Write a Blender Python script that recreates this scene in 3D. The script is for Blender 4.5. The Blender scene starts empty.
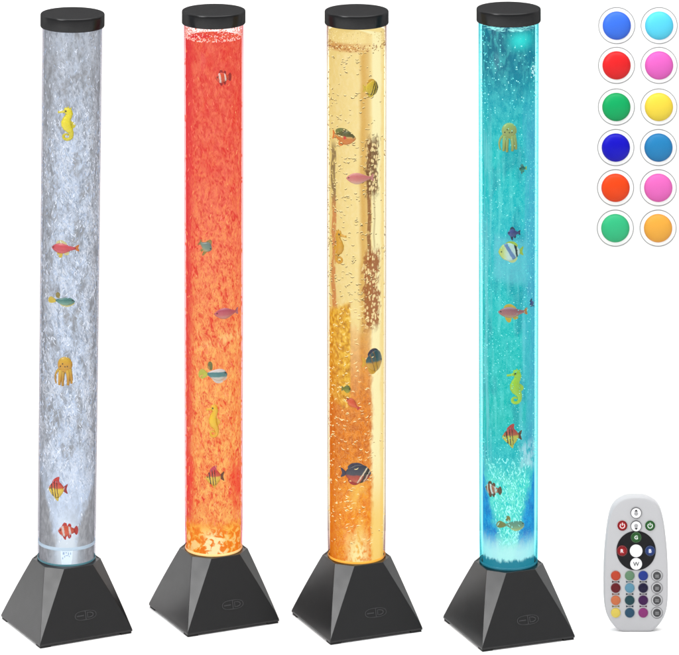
import bpy, math, random
from mathutils import Vector, Matrix, noise as mnoise

# ---------------------------------------------------------------- basics
K = 1.0 / 600.0                       # one design unit (du) in metres
CAM_D, CAM_H = 4350.0, 1475.0         # camera distance to the lamp row and height, du
scene = bpy.context.scene
COL = scene.collection
rnd = random.Random(7)


def lin(c):
    c = c / 255.0
    return c / 12.92 if c <= 0.04045 else ((c + 0.055) / 1.055) ** 2.4


def rgb(r, g, b, k=1.0):
    return (lin(r) * k, lin(g) * k, lin(b) * k, 1.0)


def mesh_obj(name, verts, faces, mat, parent=None, smooth=True, mats=None, fmat=None):
    me = bpy.data.meshes.new(name)
    me.from_pydata([(v[0] * K, v[1] * K, v[2] * K) for v in verts], [], faces)
    me.update()
    for m in (mats or [mat]):
        me.materials.append(m)
    if fmat:
        for p, i in zip(me.polygons, fmat):
            p.material_index = i
    if smooth:
        for p in me.polygons:
            p.use_smooth = True
    o = bpy.data.objects.new(name, me)
    COL.objects.link(o)
    if parent:
        o.parent = parent
    return o


def bevel(o, w, seg=2, angle=30):
    m = o.modifiers.new('bevel', 'BEVEL')
    m.width = w * K
    m.segments = seg
    m.limit_method = 'ANGLE'
    m.angle_limit = math.radians(angle)
    m.harden_normals = True
    return o


def empty(name, loc, rz=0.0, ry=0.0):
    o = bpy.data.objects.new(name, None)
    o.empty_display_size = 0.02
    o.location = (loc[0] * K, loc[1] * K, loc[2] * K)
    o.rotation_euler = (0, ry, rz)
    COL.objects.link(o)
    return o


def tag(o, label=None, cat=None, group=None, kind=None):
    if label:
        o['label'] = label
    if cat:
        o['category'] = cat
    if group:
        o['group'] = group
    if kind:
        o['kind'] = kind
    return o


class MB:
    """collects geometry of ONE mesh, in du"""
    def __init__(self):
        self.v, self.f, self.m = [], [], []

    def add(self, vs, fs, mi=0):
        n = len(self.v)
        self.v += [tuple(p) for p in vs]
        self.f += [tuple(i + n for i in f) for f in fs]
        self.m += [mi] * len(fs)

    def tube(self, pts, rads, seg=8, flat=1.0, mi=0, up=Vector((0, 1, 0))):
        pts = [Vector(p) for p in pts]
        n = len(pts)
        vs, fs = [], []
        for i, p in enumerate(pts):
            t = (pts[min(i + 1, n - 1)] - pts[max(i - 1, 0)])
            t = t.normalized() if t.length > 1e-9 else Vector((0, 0, 1))
            u = up - t * up.dot(t)
            u = u.normalized() if u.length > 1e-6 else Vector((1, 0, 0))
            w = t.cross(u)
            for k in range(seg):
                a = 2 * math.pi * k / seg
                vs.append(p + u * (math.cos(a) * rads[i] * flat) + w * (math.sin(a) * rads[i]))
        for i in range(n - 1):
            for k in range(seg):
                k2 = (k + 1) % seg
                fs.append((i * seg + k, i * seg + k2, (i + 1) * seg + k2, (i + 1) * seg + k))
        c0, c1 = len(vs), len(vs) + 1
        vs += [pts[0], pts[-1]]
        for k in range(seg):
            k2 = (k + 1) % seg
            fs.append((c0, k2, k))
            fs.append((c1, (n - 1) * seg + k, (n - 1) * seg + k2))
        self.add(vs, fs, mi)

    def lathe(self, prof, seg=64, ctr=(0, 0, 0), mi=0, closed=False):
        vs, fs = [], []
        n = len(prof)
        for (r, z) in prof:
            for k in range(seg):
                a = 2 * math.pi * k / seg
                vs.append((ctr[0] + r * math.cos(a), ctr[1] + r * math.sin(a), ctr[2] + z))
        m = n if closed else n - 1
        for i in range(m):
            j = (i + 1) % n
            for k in range(seg):
                k2 = (k + 1) % seg
                fs.append((i * seg + k, i * seg + k2, j * seg + k2, j * seg + k))
        self.add(vs, fs, mi)

    def ball(self, c, r, nu=10, nv=6, mi=0):
        vs, fs = [], []
        rx, ry, rz = r if isinstance(r, (tuple, list)) else (r, r, r)
        for j in range(1, nv):
            b = math.pi * j / nv
            for i in range(nu):
                a = 2 * math.pi * i / nu
                vs.append((c[0] + rx * math.sin(b) * math.cos(a), c[1] + ry * math.sin(b) * math.sin(a), c[2] + rz * math.cos(b)))
        for j in range(nv - 2):
            for i in range(nu):
                i2 = (i + 1) % nu
                fs.append((j * nu + i, (j + 1) * nu + i, (j + 1) * nu + i2, j * nu + i2))
        t, b = len(vs), len(vs) + 1
        vs += [(c[0], c[1], c[2] + rz), (c[0], c[1], c[2] - rz)]
        for i in range(nu):
            i2 = (i + 1) % nu
            fs.append((t, i, i2))
            fs.append((b, (nv - 2) * nu + i2, (nv - 2) * nu + i))
        self.add(vs, fs, mi)

    def slab(self, outline, y0, y1, mi=0):
        """prism of an (x, z) outline between depths y0 (front) and y1"""
        n = len(outline)
        vs = [(x, y0, z) for x, z in outline] + [(x, y1, z) for x, z in outline]
        fs = [tuple(range(n)), tuple(range(2 * n - 1, n - 1, -1))]
        for i in range(n):
            j = (i + 1) % n
            fs.append((j, i, n + i, n + j))
        self.add(vs, fs, mi)

    def build(self, name, mat, parent=None, smooth=True, mats=None, xf=None):
        v = self.v if xf is None else [xf(p) for p in self.v]
        return mesh_obj(name, v, self.f, mat, parent, smooth, mats, self.m if mats else None)


def spline(pts, n=6, closed=False):
    out = []
    P = [Vector((p[0], p[1], 0)) for p in pts]
    m = len(P)
    rng = m if closed else m - 1
    for i in range(rng):
        if closed:
            p0, p1, p2, p3 = P[(i - 1) % m], P[i], P[(i + 1) % m], P[(i + 2) % m]
        else:
            p0, p1, p2, p3 = P[max(i - 1, 0)], P[i], P[i + 1], P[min(i + 2, m - 1)]
        for k in range(n):
            t = k / n
            q = 0.5 * ((2 * p1) + (p2 - p0) * t + (2 * p0 - 5 * p1 + 4 * p2 - p3) * t * t + (3 * p1 - p0 - 3 * p2 + p3) * t ** 3)
            out.append((q.x, q.y))
    if not closed:
        out.append((P[-1].x, P[-1].y))
    return out


# ---------------------------------------------------------------- node helper
class NT:
    def __init__(self, name):
        self.mat = bpy.data.materials.new(name)
        self.mat.use_nodes = True
        self.t = self.mat.node_tree
        self.t.nodes.clear()
        self.out = self.t.nodes.new('ShaderNodeOutputMaterial')

    def n(self, typ, **kw):
        nd = self.t.nodes.new(typ)
        for k, v in kw.items():
            setattr(nd, k, v)
        return nd

    def link(self, a, b):
        self.t.links.new(a, b)

    def put(self, sock, v):
        if isinstance(v, bpy.types.NodeSocket):
            self.link(v, sock)
        elif v is not None:
            sock.default_value = v

    def m(self, op, a, b=None, c=None, clamp=False):
        nd = self.n('ShaderNodeMath', operation=op, use_clamp=clamp)
        for i, v in enumerate((a, b, c)):
            self.put(nd.inputs[i], v)
        return nd.outputs[0]

    def add(self, a, b): return self.m('ADD', a, b)
    def sub(self, a, b): return self.m('SUBTRACT', a, b)
    def mul(self, a, b): return self.m('MULTIPLY', a, b)

    def prod(self, *a):
        r = a[0]
        for x in a[1:]:
            r = self.mul(r, x)
        return r

    def step(self, x, a, b):
        """smooth 0->1 from a to b (a may be larger than b)"""
        nd = self.n('ShaderNodeMapRange', interpolation_type='SMOOTHSTEP', clamp=True)
        flip = a > b
        self.put(nd.inputs['Value'], x)
        nd.inputs['From Min'].default_value = min(a, b)
        nd.inputs['From Max'].default_value = max(a, b)
        nd.inputs['To Min'].default_value = 1.0 if flip else 0.0
        nd.inputs['To Max'].default_value = 0.0 if flip else 1.0
        return nd.outputs[0]

    def box(self, x, a, b, s):
        return self.mul(self.step(x, a - s, a + s), self.step(x, b + s, b - s))

    def vec(self, x, y, z=0.0):
        nd = self.n('ShaderNodeCombineXYZ')
        for i, v in enumerate((x, y, z)):
            self.put(nd.inputs[i], v)
        return nd.outputs[0]

    def noise(self, v, detail=2.0, rough=0.5, dist=0.0):
        nd = self.n('ShaderNodeTexNoise', noise_dimensions='3D')
        self.put(nd.inputs['Vector'], v)
        nd.inputs['Scale'].default_value = 1.0
        nd.inputs['Detail'].default_value = detail
        nd.inputs['Roughness'].default_value = rough
        nd.inputs['Distortion'].default_value = dist
        return nd.outputs['Fac']

    def voro(self, v, feature='F1', rand=1.0):
        nd = self.n('ShaderNodeTexVoronoi', voronoi_dimensions='3D', feature=feature)
        self.put(nd.inputs['Vector'], v)
        nd.inputs['Scale'].default_value = 1.0
        nd.inputs['Randomness'].default_value = rand
        return nd.outputs['Distance']

    def mix(self, f, a, b, blend='MIX'):
        nd = self.n('ShaderNodeMix', data_type='RGBA', blend_type=blend, clamp_factor=True)
        self.put(nd.inputs['Factor'], f)
        self.put(nd.inputs[6], a)
        self.put(nd.inputs[7], b)
        return nd.outputs[2]

    def ramp(self, f, stops, interp='LINEAR'):
        nd = self.n('ShaderNodeValToRGB')
        cr = nd.color_ramp
        cr.interpolation = interp
        while len(cr.elements) > 1:
            cr.elements.remove(cr.elements[-1])
        cr.elements[0].position = stops[0][0]
        cr.elements[0].color = stops[0][1]
        for p, c in stops[1:]:
            e = cr.elements.new(p)
            e.color = c
        self.put(nd.inputs[0], f)
        return nd.outputs[0]

    def sep(self, v):
        nd = self.n('ShaderNodeSeparateXYZ')
        self.link(v, nd.inputs[0])
        return nd.outputs

    def coord(self, which='Object'):
        return self.n('ShaderNodeTexCoord').outputs[which]

    def bsdf(self, base=None, rough=0.5, spec=0.5, emit=None, estr=0.0, metal=0.0, coat=0.0, normal=None, alpha=None):
        b = self.n('ShaderNodeBsdfPrincipled')
        self.put(b.inputs['Base Color'], base)
        self.put(b.inputs['Roughness'], rough)
        b.inputs['Specular IOR Level'].default_value = spec
        b.inputs['Metallic'].default_value = metal
        b.inputs['Coat Weight'].default_value = coat
        if emit is not None:
            self.put(b.inputs['Emission Color'], emit)
            self.put(b.inputs['Emission Strength'], estr)
        if normal is not None:
            self.link(normal, b.inputs['Normal'])
        return b.outputs[0]

    def bump(self, h, strength=0.2, dist=0.001):
        nd = self.n('ShaderNodeBump')
        nd.inputs['Strength'].default_value = strength
        nd.inputs['Distance'].default_value = dist
        self.link(h, nd.inputs['Height'])
        return nd.outputs[0]

    def done(self, sh):
        self.link(sh, self.out.inputs['Surface'])
        return self.mat


def plain(name, col, rough=0.5, spec=0.5, var=0.06, emit=None, estr=0.0, scale=900.0):
    """paint / plastic with a faint mottle"""
    t = NT(name)
    sc = t.n('ShaderNodeVectorMath', operation='SCALE')
    t.link(t.coord(), sc.inputs[0])
    sc.inputs['Scale'].default_value = scale
    n = t.noise(sc.outputs[0], 3.0)
    k = t.add(1.0 - var, t.mul(n, 2 * var))
    c = t.mix(1.0, col, t.vec(k, k, k), 'MULTIPLY')
    return t.done(t.bsdf(c, rough, spec, emit, estr))


# ---------------------------------------------------------------- materials
def black_plastic(name, base, rough, spec):
    t = NT(name)
    sc = t.n('ShaderNodeVectorMath', operation='SCALE')
    t.link(t.coord(), sc.inputs[0])
    sc.inputs['Scale'].default_value = 1800.0
    n = t.noise(sc.outputs[0], 2.0)
    sc2 = t.n('ShaderNodeVectorMath', operation='SCALE')
    t.link(t.coord(), sc2.inputs[0])
    sc2.inputs['Scale'].default_value = 60.0
    big = t.noise(sc2.outputs[0], 3.0)
    r = t.add(rough - 0.05, t.mul(big, 0.10))
    return t.done(t.bsdf(base, r, spec, normal=t.bump(n, 0.10, 0.0003)))


M_BASE = black_plastic('black_base_plastic', (0.010, 0.010, 0.0105, 1), 0.30, 0.36)


def satin_black(name, base, rough, amount):
    """anodised black: diffuse base with a thin even sheen"""
    t = NT(name)
    sc = t.n('ShaderNodeVectorMath', operation='SCALE')
    t.link(t.coord(), sc.inputs[0])
    sc.inputs['Scale'].default_value = 90.0
    big = t.noise(sc.outputs[0], 4.0)
    d = t.n('ShaderNodeBsdfDiffuse')
    d.inputs['Color'].default_value = base
    g = t.n('ShaderNodeBsdfGlossy')
    t.put(g.inputs['Roughness'], t.add(rough - 0.06, t.mul(big, 0.12)))
    mx = t.n('ShaderNodeMixShader')
    mx.inputs[0].default_value = amount
    t.link(d.outputs[0], mx.inputs[1])
    t.link(g.outputs[0], mx.inputs[2])
    return t.done(mx.outputs[0])


M_CAP = satin_black('black_cap_plastic', (0.008, 0.008, 0.0085, 1), 0.20, 0.027)
M_EMB = black_plastic('dark_emblem_plastic', (0.030, 0.030, 0.032, 1), 0.4, 0.5)
M_FOOT = plain('rubber', (0.02, 0.02, 0.02, 1), 0.8, 0.2)


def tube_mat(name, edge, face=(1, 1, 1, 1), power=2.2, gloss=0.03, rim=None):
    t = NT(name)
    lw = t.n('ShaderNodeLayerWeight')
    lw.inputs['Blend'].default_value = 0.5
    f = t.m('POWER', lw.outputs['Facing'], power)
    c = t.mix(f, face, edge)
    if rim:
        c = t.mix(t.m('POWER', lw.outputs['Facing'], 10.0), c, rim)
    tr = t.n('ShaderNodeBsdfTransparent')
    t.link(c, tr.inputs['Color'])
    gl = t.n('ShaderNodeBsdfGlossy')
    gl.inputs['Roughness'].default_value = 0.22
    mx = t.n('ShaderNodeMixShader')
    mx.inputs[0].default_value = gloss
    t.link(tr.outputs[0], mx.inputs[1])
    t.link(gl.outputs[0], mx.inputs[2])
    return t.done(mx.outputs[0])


def core_coords(t):
    """u: -1..1 across, a: arc length du, v: height du"""
    x, y, z = t.sep(t.coord())[:3]
    ang = t.m('ARCTAN2', x, t.mul(y, -1.0))
    u = t.m('SINE', ang)
    a = t.mul(ang, 28.0)
    v = t.mul(z, 1.0 / K)
    return u, a, v


def worms(t, a, v, sa, sv, seed, k=14.0, dist=1.6, detail=1.5, lean=0.0):
    aa = t.add(t.mul(a, sa), t.mul(v, lean))
    n = t.noise(t.vec(aa, t.mul(v, sv), seed), detail, 0.5, dist)
    r = t.m('ABSOLUTE', t.sub(n, 0.5))
    return t.m('SUBTRACT', 1.0, t.mul(r, k), clamp=True)


def emit_core(t, col, strength=1.0):
    return t.done(t.bsdf((0.01, 0.01, 0.01, 1), 0.3, 0.0, col, strength))


def vof(yb, y):
    """height on the front of a tube that stands at photo row yb and shows at row y"""
    return (yb - y + 28 * 0.339) / 1.0064


# ---- clear / white water
def water_white(yb):
    V = lambda y: vof(yb, y)
    t = NT('white_lit_water')
    u, a, v = core_coords(t)
    big = t.noise(t.vec(t.mul(a, 0.07), t.mul(v, 0.03), 3.1), 3.0)
    mid = t.noise(t.vec(t.mul(a, 0.22), t.mul(v, 0.11), 7.7), 3.0, 0.6, 0.6)
    u2 = t.mul(u, u)
    # bubble plume: wide above, a cone towards the nozzle
    wob = t.mul(t.sub(t.noise(t.vec(t.mul(a, 0.1), t.mul(v, 0.08), 1.0), 2.0), 0.5), 0.5)
    half = t.add(t.mul(t.step(v, V(556), V(452)), 0.82), 0.30)
    plume = t.step(t.sub(t.m('ABSOLUTE', t.add(u, wob)), half), 0.14, -0.12)
    grey = t.mix(t.step(mid, 0.3, 0.7), rgb(148, 150, 154), rgb(180, 182, 187))
    bl = t.mix(t.step(mid, 0.35, 0.65), rgb(158, 171, 190), rgb(202, 220, 247))
    core = t.step(u2, 0.80, 0.05)
    band = t.add(0.35, t.mul(t.step(v, V(60), V(200)), 0.65))
    amt = t.prod(plume, core, band, t.step(big, 0.36, 0.56))
    c = t.mix(t.m('MINIMUM', amt, 1.0), grey, bl)
    swirl = t.noise(t.vec(t.mul(a, 0.10), t.mul(v, 0.045), 6.0), 4.0, 0.6, 2.2)
    c = t.mix(t.prod(plume, band, t.step(swirl, 0.50, 0.66), t.step(u2, 0.9, 0.3), 0.85), c, rgb(218, 233, 253))
    w1 = worms(t, a, v, 0.20, 0.115, 2.0, 10.0, 1.8)
    w2 = worms(t, a, v, 0.27, 0.12, 9.0, 10.0, 1.6, lean=0.10)
    w3 = worms(t, a, v, 0.22, 0.12, 15.0, 9.0, 1.4, lean=-0.10)
    wf = t.prod(plume, t.add(0.30, t.mul(band, 0.5)))
    c = t.mix(t.prod(w3, wf, 0.55), c, rgb(140, 147, 157))
    c = t.mix(t.prod(w1, wf, t.step(mid, 0.38, 0.6), 0.9), c, rgb(206, 219, 238))
    c = t.mix(t.prod(w2, wf, t.step(big, 0.40, 0.6)), c, rgb(238, 243, 252))
    cone = t.prod(plume, t.step(v, V(430), V(520)), t.add(0.45, t.mul(mid, 0.8)))
    c = t.mix(t.mul(cone, 0.75), c, rgb(216, 232, 254))
    # vertical drags below the cap
    drag = t.noise(t.vec(t.mul(a, 0.45), t.mul(v, 0.03), 5.0), 3.0)
    c = t.mix(t.prod(t.step(v, V(75), V(35)), t.step(drag, 0.42, 0.62), 0.6), c, rgb(196, 204, 214))
    # bright jet at the nozzle
    jet = t.prod(t.step(v, V(500), V(556)), t.step(t.m('ABSOLUTE', u), 0.46, 0.20))
    c = t.mix(t.prod(jet, 0.95), c, rgb(238, 248, 255))
    c = t.mix(t.prod(t.step(v, V(530), V(562)), t.step(t.m('ABSOLUTE', u), 0.8, 0.3), 0.5), c, rgb(210, 224, 236))
    return emit_core(t, c)


# ---- red water
def water_red(yb):
    V = lambda y: vof(yb, y)
    t = NT('red_lit_water')
    u, a, v = core_coords(t)
    big = t.noise(t.vec(t.mul(a, 0.06), t.mul(v, 0.025), 13.1), 3.0)
    mid = t.noise(t.vec(t.mul(a, 0.2), t.mul(v, 0.10), 17.7), 3.0, 0.6, 0.6)
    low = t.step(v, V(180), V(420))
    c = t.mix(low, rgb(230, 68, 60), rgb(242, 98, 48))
    c = t.mix(t.prod(t.step(mid, 0.42, 0.66), 0.8), c, t.mix(low, rgb(245, 106, 92), rgb(252, 150, 84)))
    c = t.mix(t.prod(t.step(big, 0.52, 0.36), 0.75), c, rgb(232, 46, 44))
    w1 = worms(t, a, v, 0.17, 0.085, 22.0, 6.5, 1.8, lean=0.05)
    w2 = worms(t, a, v, 0.23, 0.10, 29.0, 6.5, 2.0, lean=-0.06)
    w3 = worms(t, a, v, 0.20, 0.10, 35.0, 8.0, 1.4)
    dens = t.add(0.30, t.mul(t.step(v, V(90), V(260)), 0.55))
    c = t.mix(t.prod(w3, 0.6), c, rgb(222, 48, 42))
    c = t.mix(t.prod(w1, dens, 0.9), c, t.mix(low, rgb(252, 132, 100), rgb(255, 178, 96)))
    c = t.mix(t.prod(w2, dens, t.step(mid, 0.38, 0.62)), c, t.mix(low, rgb(253, 156, 92), rgb(255, 204, 112)))
    # deeper red along the left flank and in a few pools
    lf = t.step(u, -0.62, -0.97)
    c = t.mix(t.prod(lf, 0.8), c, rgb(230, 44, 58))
    pool = t.prod(t.step(v, V(455), V(470)), t.step(v, V(522), V(505)),
                  t.add(t.step(u, -0.55, -0.85), t.step(u, 0.42, 0.75)), t.step(big, 0.40, 0.62))
    c = t.mix(t.mul(pool, 0.7), c, rgb(240, 42, 48))
    # pale drift half way
    dr = t.prod(t.box(t.add(v, t.mul(u, -6.0)), V(345), V(336), 3.0), t.step(mid, 0.42, 0.58), t.step(u, -0.7, -0.3))
    c = t.mix(t.mul(dr, 0.8), c, rgb(255, 206, 130))
    # LED glow through the bottom of the water
    glow = t.step(v, V(519), V(533))
    lump = t.noise(t.vec(t.mul(a, 0.16), t.mul(v, 0.16), 41.0), 3.0, 0.55, 0.8)
    gc = t.mix(t.step(lump, 0.40, 0.60), rgb(246, 130, 20), rgb(255, 190, 50))
    c = t.mix(t.mul(glow, 0.92), c, gc)
    hot = t.prod(t.step(v, V(524), V(546)), t.step(t.add(lump, t.mul(t.step(t.m('ABSOLUTE', u), 0.55, 0.05), 0.10)), 0.48, 0.62),
                 t.add(0.55, t.step(t.m('ABSOLUTE', u), 0.6, 0.0)))
    c = t.mix(t.m('MINIMUM', hot, 1.0), c, rgb(255, 246, 184))
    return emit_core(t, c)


# ---- amber water
def water_amber(yb):
    V = lambda y: vof(yb, y)
    U = lambda x: (x - 356.0) / 28.5
    t = NT('amber_lit_water')
    u, a, v = core_coords(t)
    big = t.noise(t.vec(t.mul(a, 0.06), t.mul(v, 0.03), 51.0), 3.0)
    mid = t.noise(t.vec(t.mul(a, 0.25), t.mul(v, 0.16), 57.0), 3.0, 0.6, 0.5)
    wv = t.mul(t.sub(t.noise(t.vec(0.0, t.mul(v, 0.03), 61.0), 2.0), 0.5), 0.18)
    uw = t.add(u, wv)
    low = t.step(v, V(270), V(430))
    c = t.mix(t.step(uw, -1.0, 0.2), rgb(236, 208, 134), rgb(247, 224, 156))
    c = t.mix(t.mul(t.step(mid, 0.4, 0.7), 0.25), c, rgb(255, 240, 196))
    # refracted bands
    c = t.mix(t.prod(t.box(uw, U(359.5), U(369), 0.09), t.step(v, V(47), V(53)), 0.85), c, rgb(218, 168, 80))
    c = t.mix(t.prod(t.box(uw, U(365), U(370), 0.06), 0.4), c, rgb(236, 206, 140))
    c = t.mix(t.prod(t.box(uw, U(372), U(381), 0.05), 0.9), c, rgb(254, 246, 196))
    # orange fills the lower half except the pale strip at the right
    strip = t.step(t.add(uw, t.mul(t.sub(mid, 0.5), 0.25)), U(374.5), U(368.5))
    orange = t.mix(t.step(mid, 0.35, 0.65), rgb(206, 98, 10), rgb(234, 134, 24))
    fill = t.prod(low, strip, t.step(t.add(big, t.mul(low, 0.5)), 0.50, 0.72))
    c = t.mix(fill, c, orange)
    c = t.mix(t.prod(t.step(v, V(440), V(520)), strip), c, t.mix(t.step(mid, 0.4, 0.62), rgb(238, 126, 14), rgb(248, 158, 30)))
    gold = t.prod(t.box(uw, U(350), U(364), 0.22), t.step(v, V(455), V(480)), t.step(big, 0.38, 0.55), 0.75)
    c = t.mix(gold, c, rgb(250, 200, 92))
    c = t.mix(t.prod(t.box(uw, U(371.5), U(384), 0.05), t.step(v, V(455), V(530)), 0.75), c, rgb(252, 206, 96))
    # dark reflections of the far side standing in the water
    s1 = t.prod(t.box(uw, U(330.0), U(334.6), 0.02), t.box(v, V(335), V(146), 8.0), t.step(mid, 0.30, 0.5))
    c = t.mix(t.mul(s1, 0.75), c, t.mix(t.step(v, V(190), V(215)), rgb(92, 56, 38), rgb(196, 96, 36)))
    s2 = t.prod(t.box(uw, U(367.0), U(370.8), 0.02), t.box(v, V(262), V(140), 6.0), t.step(mid, 0.28, 0.46))
    c = t.mix(t.mul(s2, 0.85), c, rgb(132, 66, 26))
    s3 = t.prod(t.box(uw, U(373.5), U(375.0), 0.03), t.box(v, V(250), V(140), 6.0))
    c = t.mix(t.mul(s3, 0.55), c, rgb(150, 118, 70))
    # two brown bubble clouds with pale flecks
    fl = t.step(t.voro(t.vec(t.mul(a, 0.36), t.mul(v, 0.24), 3.0)), 0.52, 0.34)
    for (x0, x1, y0, y1, colr) in ((366.5, 378.5, 138, 196, rgb(112, 72, 42)), (363.5, 379.5, 252, 329, rgb(154, 76, 30))):
        edge = t.mul(t.sub(mid, 0.5), 0.55)
        m = t.prod(t.box(t.add(uw, edge), U(x0), U(x1), 0.07), t.box(t.add(v, t.mul(edge, 40.0)), V(y1), V(y0), 6.0))
        c = t.mix(t.mul(m, 0.9), c, t.mix(t.mul(fl, 0.9), colr, rgb(250, 226, 168)))
    # cloud of yellow bubbles at the left
    yl = t.noise(t.vec(t.mul(a, 0.21), t.mul(v, 0.19), 71.0), 1.5, 0.5, 0.4)
    yc = t.ramp(yl, [(0.28, rgb(176, 110, 8)), (0.46, rgb(222, 158, 20)), (0.60, rgb(244, 196, 62)), (0.74, rgb(255, 232, 150))])
    ym = t.mul(t.box(u, -1.4, U(349.5), 0.05), t.box(t.add(v, t.mul(t.sub(big, 0.5), 30.0)), V(404), V(309), 5.0))
    c = t.mix(t.mul(ym, 0.95), c, yc)
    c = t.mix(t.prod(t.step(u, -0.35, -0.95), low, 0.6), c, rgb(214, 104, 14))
    # fine flecks everywhere
    w = worms(t, a, v, 0.30, 0.34, 77.0, 12.0, 1.6)
    dens = t.mul(t.box(u, -0.85, U(371), 0.1), t.add(0.12, t.mul(t.step(v, V(330), V(420)), 0.12)))
    c = t.mix(t.prod(w, dens), c, rgb(255, 226, 150))
    # foam line and froth under the cap
    fm = t.prod(t.box(v, V(51), V(43), 2.0), t.step(u, 0.75, -0.3))
    c = t.mix(t.mul(fm, 0.75), c, rgb(206, 138, 66))
    # LED glow
    gl = t.prod(t.step(v, V(522), V(556)), t.step(t.m('ABSOLUTE', t.sub(u, 0.05)), 0.62, 0.05))
    c = t.mix(t.mul(gl, t.step(mid, 0.32, 0.55)), c, rgb(255, 240, 176))
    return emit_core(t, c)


# ---- turquoise water
def water_teal(yb):
    V = lambda y: vof(yb, y)
    U = lambda x: (x - 509.5) / 26.0
    t = NT('turquoise_lit_water')
    u, a, v = core_coords(t)
    big = t.noise(t.vec(t.mul(a, 0.05), t.mul(v, 0.022), 81.0), 3.0)
    mid = t.noise(t.vec(t.mul(a, 0.2), t.mul(v, 0.10), 87.0), 3.0, 0.6, 0.5)
    vert = t.noise(t.vec(t.mul(a, 0.16), t.mul(v, 0.012), 91.0), 3.0, 0.5)
    h = t.m('DIVIDE', v, 620.0)
    P = lambda y: V(y) / 620.0
    c = t.ramp(h, [(P(560), rgb(40, 160, 190)), (P(500), rgb(16, 168, 196)), (P(420), rgb(0, 186, 178)), (P(330), rgb(10, 190, 188)),
                   (P(240), rgb(24, 180, 194)), (P(160), rgb(0, 190, 192)), (P(105), rgb(26, 164, 182)), (P(70), rgb(32, 124, 148)), (P(30), rgb(32, 104, 130))])
    c = t.mix(t.prod(t.step(mid, 0.40, 0.66), 0.40), c, rgb(96, 220, 218))
    c = t.mix(t.prod(t.step(big, 0.5, 0.34), 0.55), c, rgb(10, 130, 156))
    # lavender flank at the right, paler flank at the left
    c = t.mix(t.prod(t.step(t.add(u, t.mul(t.sub(vert, 0.5), 0.9)), 0.35, 0.95), t.step(v, V(480), V(440)), t.step(v, V(90), V(140)), 0.60), c, rgb(88, 158, 206))
    c = t.mix(t.prod(t.step(u, -0.5, -0.95), t.step(vert, 0.42, 0.6), t.step(v, V(90), V(150)), 0.6), c, rgb(146, 200, 214))
    c = t.mix(t.prod(t.step(vert, 0.52, 0.66), t.step(v, V(470), V(430)), t.step(v, V(120), V(160)), 0.30), c, rgb(130, 232, 230))
    # pale sheet of bubbles mid height
    sh = t.prod(t.box(t.add(u, t.mul(t.sub(mid, 0.5), 0.3)), U(495), U(528), 0.1), t.box(t.add(v, t.mul(u, 5.0)), V(284), V(240), 5.0))
    c = t.mix(t.mul(sh, 0.55), c, rgb(116, 196, 216))
    # bright patch under the surface
    du = t.mul(t.sub(u, U(521)), 26.0)
    dv = t.mul(t.sub(v, V(43)), 1.2)
    rr = t.m('SQRT', t.add(t.mul(du, du), t.mul(dv, dv)))
    c = t.mix(t.mul(t.step(t.add(rr, t.mul(mid, 10.0)), 24.0, 4.0), 0.95), c, rgb(50, 230, 224))
    c = t.mix(t.mul(t.box(v, V(33), V(26), 2.0), t.mul(t.step(mid, 0.42, 0.55), 0.7)), c, rgb(196, 232, 238))
    # plume above the nozzle with deep blue on both sides
    wob = t.mul(t.sub(t.noise(t.vec(t.mul(a, 0.12), t.mul(v, 0.09), 95.0), 2.0), 0.5), 0.5)
    half = t.add(t.mul(t.step(v, V(556), V(462)), 0.62), 0.32)
    plume = t.step(t.sub(t.m('ABSOLUTE', t.add(t.add(u, 0.03), wob)), half), 0.18, -0.18)
    lowz = t.step(v, V(452), V(492))
    blue = t.mix(t.step(mid, 0.35, 0.65), rgb(6, 112, 200), rgb(20, 150, 220))
    c = t.mix(t.mul(lowz, t.sub(1.0, plume)), c, blue)
    w = worms(t, a, v, 0.26, 0.13, 97.0, 9.0, 1.8)
    pc = t.mix(w, rgb(56, 214, 206), rgb(140, 250, 224))
    c = t.mix(t.prod(lowz, plume, 0.9), c, pc)
    mist = t.prod(t.step(t.m('ABSOLUTE', t.sub(u, U(530))), 0.5, 0.1), t.box(v, V(472), V(446), 6.0), t.step(mid, 0.35, 0.6))
    c = t.mix(t.mul(mist, 0.7), c, rgb(206, 226, 240))
    w2 = worms(t, a, v, 0.5, 0.45, 99.0, 13.0, 1.2)
    c = t.mix(t.prod(w2, t.step(v, V(60), V(130)), 0.30), c, rgb(110, 236, 228))
    # LED glow
    gl = t.step(t.add(v, t.mul(t.sub(mid, 0.5), 14.0)), V(533), V(555))
    c = t.mix(t.mul(gl, 0.88), c, rgb(206, 252, 250))
    c = t.mix(t.step(t.add(v, t.mul(t.sub(mid, 0.5), 12.0)), V(560), V(564)), c, rgb(46, 134, 156))
    return emit_core(t, c)


def glow_mat(name, col, s=1.0):
    t = NT(name)
    return t.done(t.bsdf(tuple(k * 0.3 for k in col[:3]) + (1,), 0.3, 0.3, col, s))


def bubble_mat(name, col, e):
    """small air bubbles lit from below by the lamp's LEDs"""
    t = NT(name)
    base = tuple(k * 0.3 for k in col[:3]) + (1,)
    return t.done(t.bsdf(base, 0.15, 0.5, col, e * 0.72))


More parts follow.
